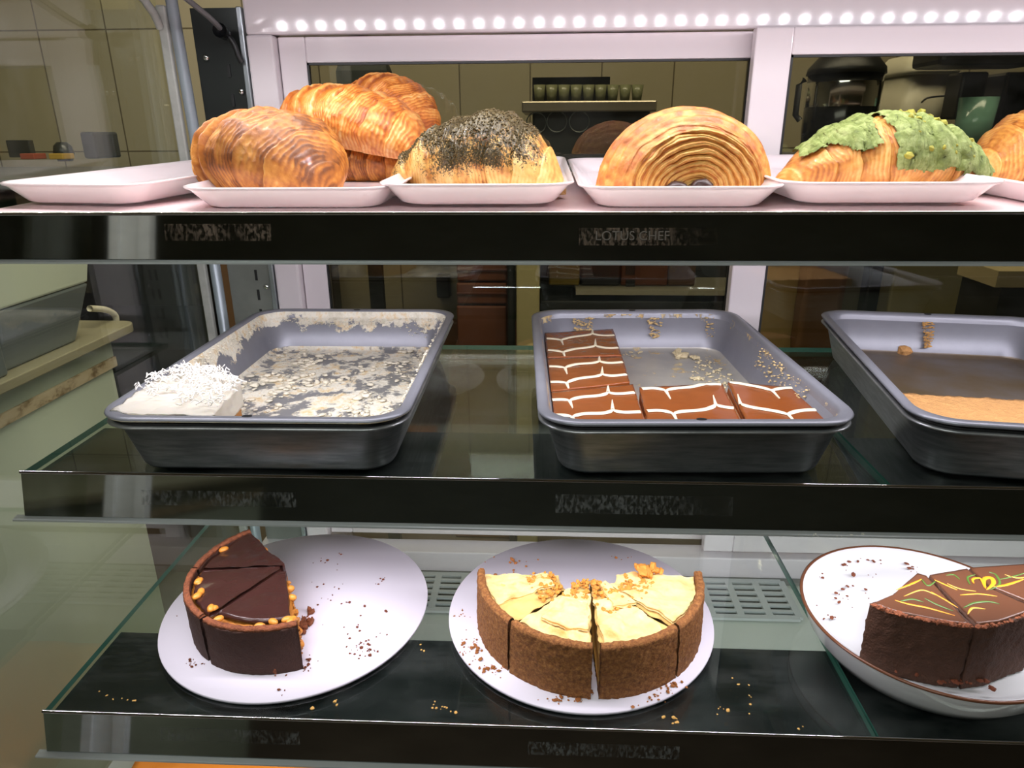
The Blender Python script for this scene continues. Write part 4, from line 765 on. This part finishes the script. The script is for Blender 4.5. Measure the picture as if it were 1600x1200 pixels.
OB('lid', loft([circle(.076, qt[2], 40, cxy), circle(.074, qt[2] + .012, 40, cxy), circle(.045, qt[2] + .045, 40, cxy), circle(.014, qt[2] + .05, 40, cxy)]), BLK, po); OB('handle', tube([(q[0] - .088, 1.555, q[2] + .02), (q[0] - .098, 1.555, q[2] + .03), (q[0] - .098, 1.555, qt[2] - .02), (q[0] - .088, 1.555, qt[2] - .01)], .006), BLK, po)
a, b = ony(1400, 235, 1.68), ony(1490, 116, 1.68); a[2] = SDZ + .0005; mx = (a[0] + b[0]) / 2; hw = (b[0] - a[0]) / 2
bn = T('storage_tub', 'cream plastic tub with a flared lid and wire handle', 'tub', (mx, 1.755, a[2])); OB('tub_body', loft([rrect(hw * 1.9, .15, .03, a[2], 6, (mx, 1.755)), rrect(hw * 2.1, .16, .03, b[2], 6, (mx, 1.755))]), CREM, bn)
OB('lid', loft([rrect(hw * 2.4, .19, .03, b[2], 6, (mx, 1.755)), rrect(hw * 2.6, .20, .03, b[2] + .008, 6, (mx, 1.755)), rrect(hw * 1.8, .14, .03, ony(1400, 84, 1.68)[2], 6, (mx, 1.755))]), CREM, bn)
OB('wire_handle', tube(smoothpath([ony(1440, 160, 1.67), ony(1450, 153, 1.655), ony(1475, 150, 1.655), ony(1490, 150, 1.67)]), .0022, 6), simple('steel_wire', (120, 120, 116), .3, .8), bn)
m1 = T('stand_mixer', 'black machine arm with a teal glass jug at the right frame edge', 'mixer', (ony(1510, 200, 1.5)[0], 1.55, SDZ))
OB('motor_head', pbox(1476, 60, 1640, 100, 1.50, .12), BLK, m1, False, bev=.01); OB('column', pbox(1506, 112, 1532, 186, 1.56, .06), BLK, m1, False, bev=.005); OB('housing', pbox(1575, 112, 1660, 245, 1.60, .12, SDZ + .0005), BLKG, m1, False, bev=.006)
q = ony(1556, 150, 1.5); qb = np.array([0, 0, SDZ + .0005]); OB('jug', loft([circle(.030, qb[2], 32, (q[0], 1.555)), circle(.037, q[2], 32, (q[0], 1.555)), circle(.035, q[2], 32, (q[0], 1.555)), circle(.028, qb[2] + .004, 32, (q[0], 1.555))]), simple('teal_jug', (110, 150, 132), .15), m1)
K('side_shelf', simple('dark_shelf_board', (62, 66, 62), .5), 1.46, .42, (1232, 246, 1700, 262), 'dark worktop carrying the pot, the tub and the mixer', 'worktop', bev=.003)
K('worktop', STN, 2.02, .56, (600, 262, 1100, 275), 'steel worktop under the coffee machine', 'worktop', bev=.003)
# between the shelves
K('crate', BRN, 2.05, .27, (713, 408, 792, 440), 'red-brown crate, topmost of its stack', 'crate', group='red-brown crates', parts=[('slat', simple('dark_red_slat', (84, 40, 26), .6), (713, 420, 792, 424), 2.045, .005)])
K('crate', BRN, 2.05, .27, (713, 442, 792, 476), 'red-brown crate, second of its stack', 'crate', group='red-brown crates', parts=[('slat', simple('dark_red_slat', (0, 0, 0)), (713, 457, 792, 461), 2.045, .005)])
K('crate', BRN, 2.05, .27, (713, 478, 792, 560), 'large red-brown crate at the bottom of the stack', 'crate', group='red-brown crates')
K('crate_stand', simple('dark_wood', (122, 82, 54), .7, var=.3, vs_=6), 2.04, .28, (700, 562, 800, 680), 'dark brown cabinet under the red-brown crates', 'cabinet', zb=-1.2985)
K('socket_box', BLK, 2.55, .05, (681, 431, 703, 466), 'small black socket box on the beige tiled wall', 'socket')
K('post', simple('pale_yellow_post', (176, 168, 124), .6), 1.95, .07, (806, 300, 841, 720), 'pale yellow post between crates and dark shelving', 'post', zb=-1.2985)
K('post', DARK, 1.98, .05, (792, 380, 805, 640), 'dark narrow post beside the red-brown crates', 'post', zb=-1.2985)
bs_ = T('shelving_unit', 'dark shelving unit with a pale shelf edge full of boxes', 'shelves', (ony(990, 470, 2.3)[0], 2.3, -1.30))
OB('carcass', pbox(845, 340, 1180, 640, 2.42, .10, -1.2985), DARK, bs_, False); OB('shelf_board', pbox(900, 453, 1180, 462, 2.20, .215), simple('pale_shelf_edge', (150, 146, 128), .5), bs_, False)
OB('lower_cupboard', pbox(845, 470, 1180, 640, 2.21, .20, -1.2985), DARK, bs_, False, bev=.004)
K('box', simple('yellow_box', (134, 116, 48), .6), 2.26, .12, (858, 412, 905, 453), 'yellow-brown box on the dark shelving', 'box', zb=SHZ + .0008)
K('box', simple('bluish_black_box', (34, 38, 48), .4), 2.26, .12, (909, 405, 968, 453), 'bluish black box on the dark shelving', 'box', zb=SHZ + .0008)
K('box', BRN, 2.26, .12, (972, 405, 1042, 453), 'brown box with two dark windows on the dark shelving', 'box', zb=SHZ + .0008, parts=[('window', BLK, (978, 415, 992, 430), 2.255, .005), ('window', BLK, (978, 437, 992, 450), 2.255, .005)])
K('box', simple('dull_brown_box', (84, 60, 40), .6), 2.26, .12, (1046, 405, 1085, 453), 'dull brown box at the right end of the dark shelving', 'box', zb=SHZ + .0008)
# right pane, lower
K('cabinet_panel', simple('beige_panel', (168, 144, 94), .6, var=.2, vs_=8), 1.75, .04, (1180, 300, 1262, 640), 'beige cabinet panel behind the right rear door', 'panel', zb=-1.2985)
V = prism([ony(u, 400, 1.72)[:2] if 0 else (ony(u, 400, 1.72)[0], y_) for u, y_ in ((1258, 1.68), (1318, 1.68), (1318, 1.74), (1258, 1.74))], -1.2985, ony(1290, 330, 1.7)[2], .012, 9, 4, .012, 60)
OB('sack', V, simple('brown_sack', (110, 74, 34), .8, var=.25, vs_=12), label='tall brown paper sack with an uneven edge', cat='sack')
K('cabinet_panel', simple('grey_green_panel', (122, 116, 92), .6), 1.80, .04, (1300, 300, 1384, 640), 'grey-green panel right of the brown sack', 'panel', zb=-1.2985)
K('cabinet_panel', BLKG, 1.76, .04, (1380, 300, 1424, 640), 'narrow black glossy panel behind the right rear door', 'panel', zb=-1.2985)
K('post', simple('pale_yellow_post', (0, 0, 0)), 1.70, .06, (1420, 300, 1468, 640), 'pale yellow post right of the black panel', 'post', zb=-1.2985)
dk = T('work_counter', 'dark counter with a beige top slanting away on the right', 'counter', (ony(1560, 500, 1.3)[0], 1.4, -1.30))
A, B, C_ = ony(1505, 405, 1.66), ony(1600, 436, 1.30), ony(1700, 470, 1.10)
A, B, C_ = [onz(u, v, -.20) for u, v in ((1500, 405), (1600, 436), (1700, 470))]; C_ = A + (B - A) * (A[1] - 1.08) / (A[1] - B[1]) if B[1] < A[1] else B
OB('counter_top', prism([A[:2], C_[:2], (C_[0] + .5, C_[1]), (A[0] + .8, A[1])][::1], -.225, -.20, 0, 1, 0, .05, 2), simple('beige_laminate', (170, 156, 120), .45), dk, False)
OB('counter_body', prism([A[:2] + np.array([.01, .0]), C_[:2] + np.array([.01, .0]), (C_[0] + .5, C_[1]), (A[0] + .8, A[1])], -1.295, -.226, 0, 1, 0, .05, 2), simple('black_counter_side', (40, 42, 42), .35), dk, False)
# lower brown cupboards under the windows
OB('kitchen_cabinet', box(-.73, -.06, 2.35, 2.40, -1.298, -.62), simple('warm_brown_cabinet', (116, 78, 50), .5, var=.3, vs_=4), None, False, label='long brown kitchen cabinet behind the rear doors', cat='cabinet', bev=.005)
# left, through the side glass
co = T('side_counter', 'pale green-white counter with a worn beige band and grey slab top', 'counter', (-1.1, .5, -1.30))
PG = simple('pale_green_panel', (192, 202, 186), .65, var=.12, vs_=2.5)
OB('cabinet_body', box(-1.5, -.806, -.9, 1.195, -1.295, -.405), PG, co, False, bev=.004)
t = NT('worn_beige_band'); n = t.noise(26, 6, .7, (1, 1, 2)); BAND = t.set(base=t.ramp(n, [(.35, s2l((112, 92, 64))), (.5, s2l((182, 166, 138))), (.8, s2l((196, 180, 156)))]), rough=.6)
OB('worn_band', box(-1.5, -.800, -.9, 1.20, -.4045, -.386), BAND, co, False)
OB('upper_panel', box(-1.5, -.804, -.9, 1.20, -.3855, -.352), simple('grey_green_marble', (150, 160, 146), .35, var=.2, vs_=8), co, False)
OB('slab_top', loft([rrect(.74, 2.20, .03, z_, 6, (-1.155, .168)) for z_ in (-.3515, -.335)]), simple('grey_slab', (150, 144, 120), .3, var=.15, vs_=10), co, False, bev=.002)
mc = T('slush_machine', 'grey machine with a white upper body standing on the side counter', 'machine', (-1.0, .95, -.335))
def fl2(x1, x2, y0, y1, z0, z1, e): return [(x1, y0 - 0, z0), (x2, y0, z0), (x2, y1, z0), (x1, y1, z0), (x1 - e, y0, z1), (x2 + e, y0, z1), (x2 + e, y1 + e, z1), (x1 - e, y1 + e, z1)], box(0, 1, 0, 1, 0, 1)[1]
def hexa(x0, x1, y0, y1, z0, z1, e): V = [(x0, y0, z0), (x1, y0, z0), (x0, y1, z0), (x1, y1, z0), (x0, y0, z1), (x1 + e * .3, y0, z1), (x0, y1 + e, z1), (x1 + e * .3, y1 + e, z1)]; return V, box(0, 1, 0, 1, 0, 1)[1]
OB('grey_base', hexa(-1.25, -.815, .955, 1.125, -.3345, -.241, .045), simple('grey_machine', (112, 120, 122), .3, .3), mc, False, bev=.004)
OB('white_body', hexa(-1.25, -.802, .955, 1.170, -.240, -.13, .03), simple('white_machine', (200, 208, 192), .4), mc, False, bev=.004)
OB('grey_side', hexa(-1.25, -.80, .72, .945, -.3345, -.13, .0), simple('grey_machine', (0, 0, 0)), mc, False, bev=.004)
OB('hose', tube(smoothpath([onx(140, 482, -.84), onx(165, 484, -.84), onx(179, 492, -.84), onx(182, 503, -.84)]), .006, 8), simple('white_hose', (206, 200, 180), .4), mc)
bt = T('prep_table', 'blue-grey prep table along the back wall on the left', 'table', (-1.5, 2.2, -1.30))
OB('table_top', box(-3.2, -.78, 1.75, 2.55, -.125, -.10), simple('blue_grey_top', (128, 134, 142), .25, .2), bt, False, bev=.004)
for x in (-.86, -1.35, -1.9): OB('leg', box(x - .03, x + .03, 1.80, 1.86, -1.297, -.1255), simple('warm_metal_leg', (96, 72, 48), .4), bt, False)
OB('back_board', box(-3.2, -.80, 2.46, 2.54, -1.297, -.1255), simple('dark_brown_board', (44, 38, 32), .6), bt, False); OB('lower_shelf', box(-3.1, -.82, 1.90, 2.45, -.62, -.59), simple('dark_brown_board', (0, 0, 0)), bt, False)
OB('leg', box(-.80, -.74, 1.80, 2.45, -1.297, -.1257), simple('purple_grey_side', (70, 66, 66), .5), bt, False)
K('laptop', DARK, 1.95, .02, (8, 219, 50, 246), 'dark tablet screen standing on the blue-grey prep table', 'screen', bev=.002)
K('coffee_grinder', DARK, 1.95, .12, (123, 206, 152, 248), 'dark upright grinder on the blue-grey prep table', 'grinder')
q = ony(100, 240, 1.95); OB('jar', loft([circle(.018, q[2] - .02, 20, (q[0], 1.95)), circle(.026, q[2], 20, (q[0], 1.95)), circle(.022, q[2] + .02, 20, (q[0], 1.95)), circle(.012, q[2] + .03, 20, (q[0], 1.95))]), DARK, label='small dark round jar beside the grinder', cat='jar')
for u, c_, lb in ((30, (150, 70, 52), 'small red package on the prep table near the screen'), (75, (176, 140, 60), 'small yellow package on the prep table beside the jar')): K('package', simple('package_' + lb[6:9].strip(), c_, .5), 1.90, .05, (u, 240, u + 24, 249), lb, 'package', bev=.002)
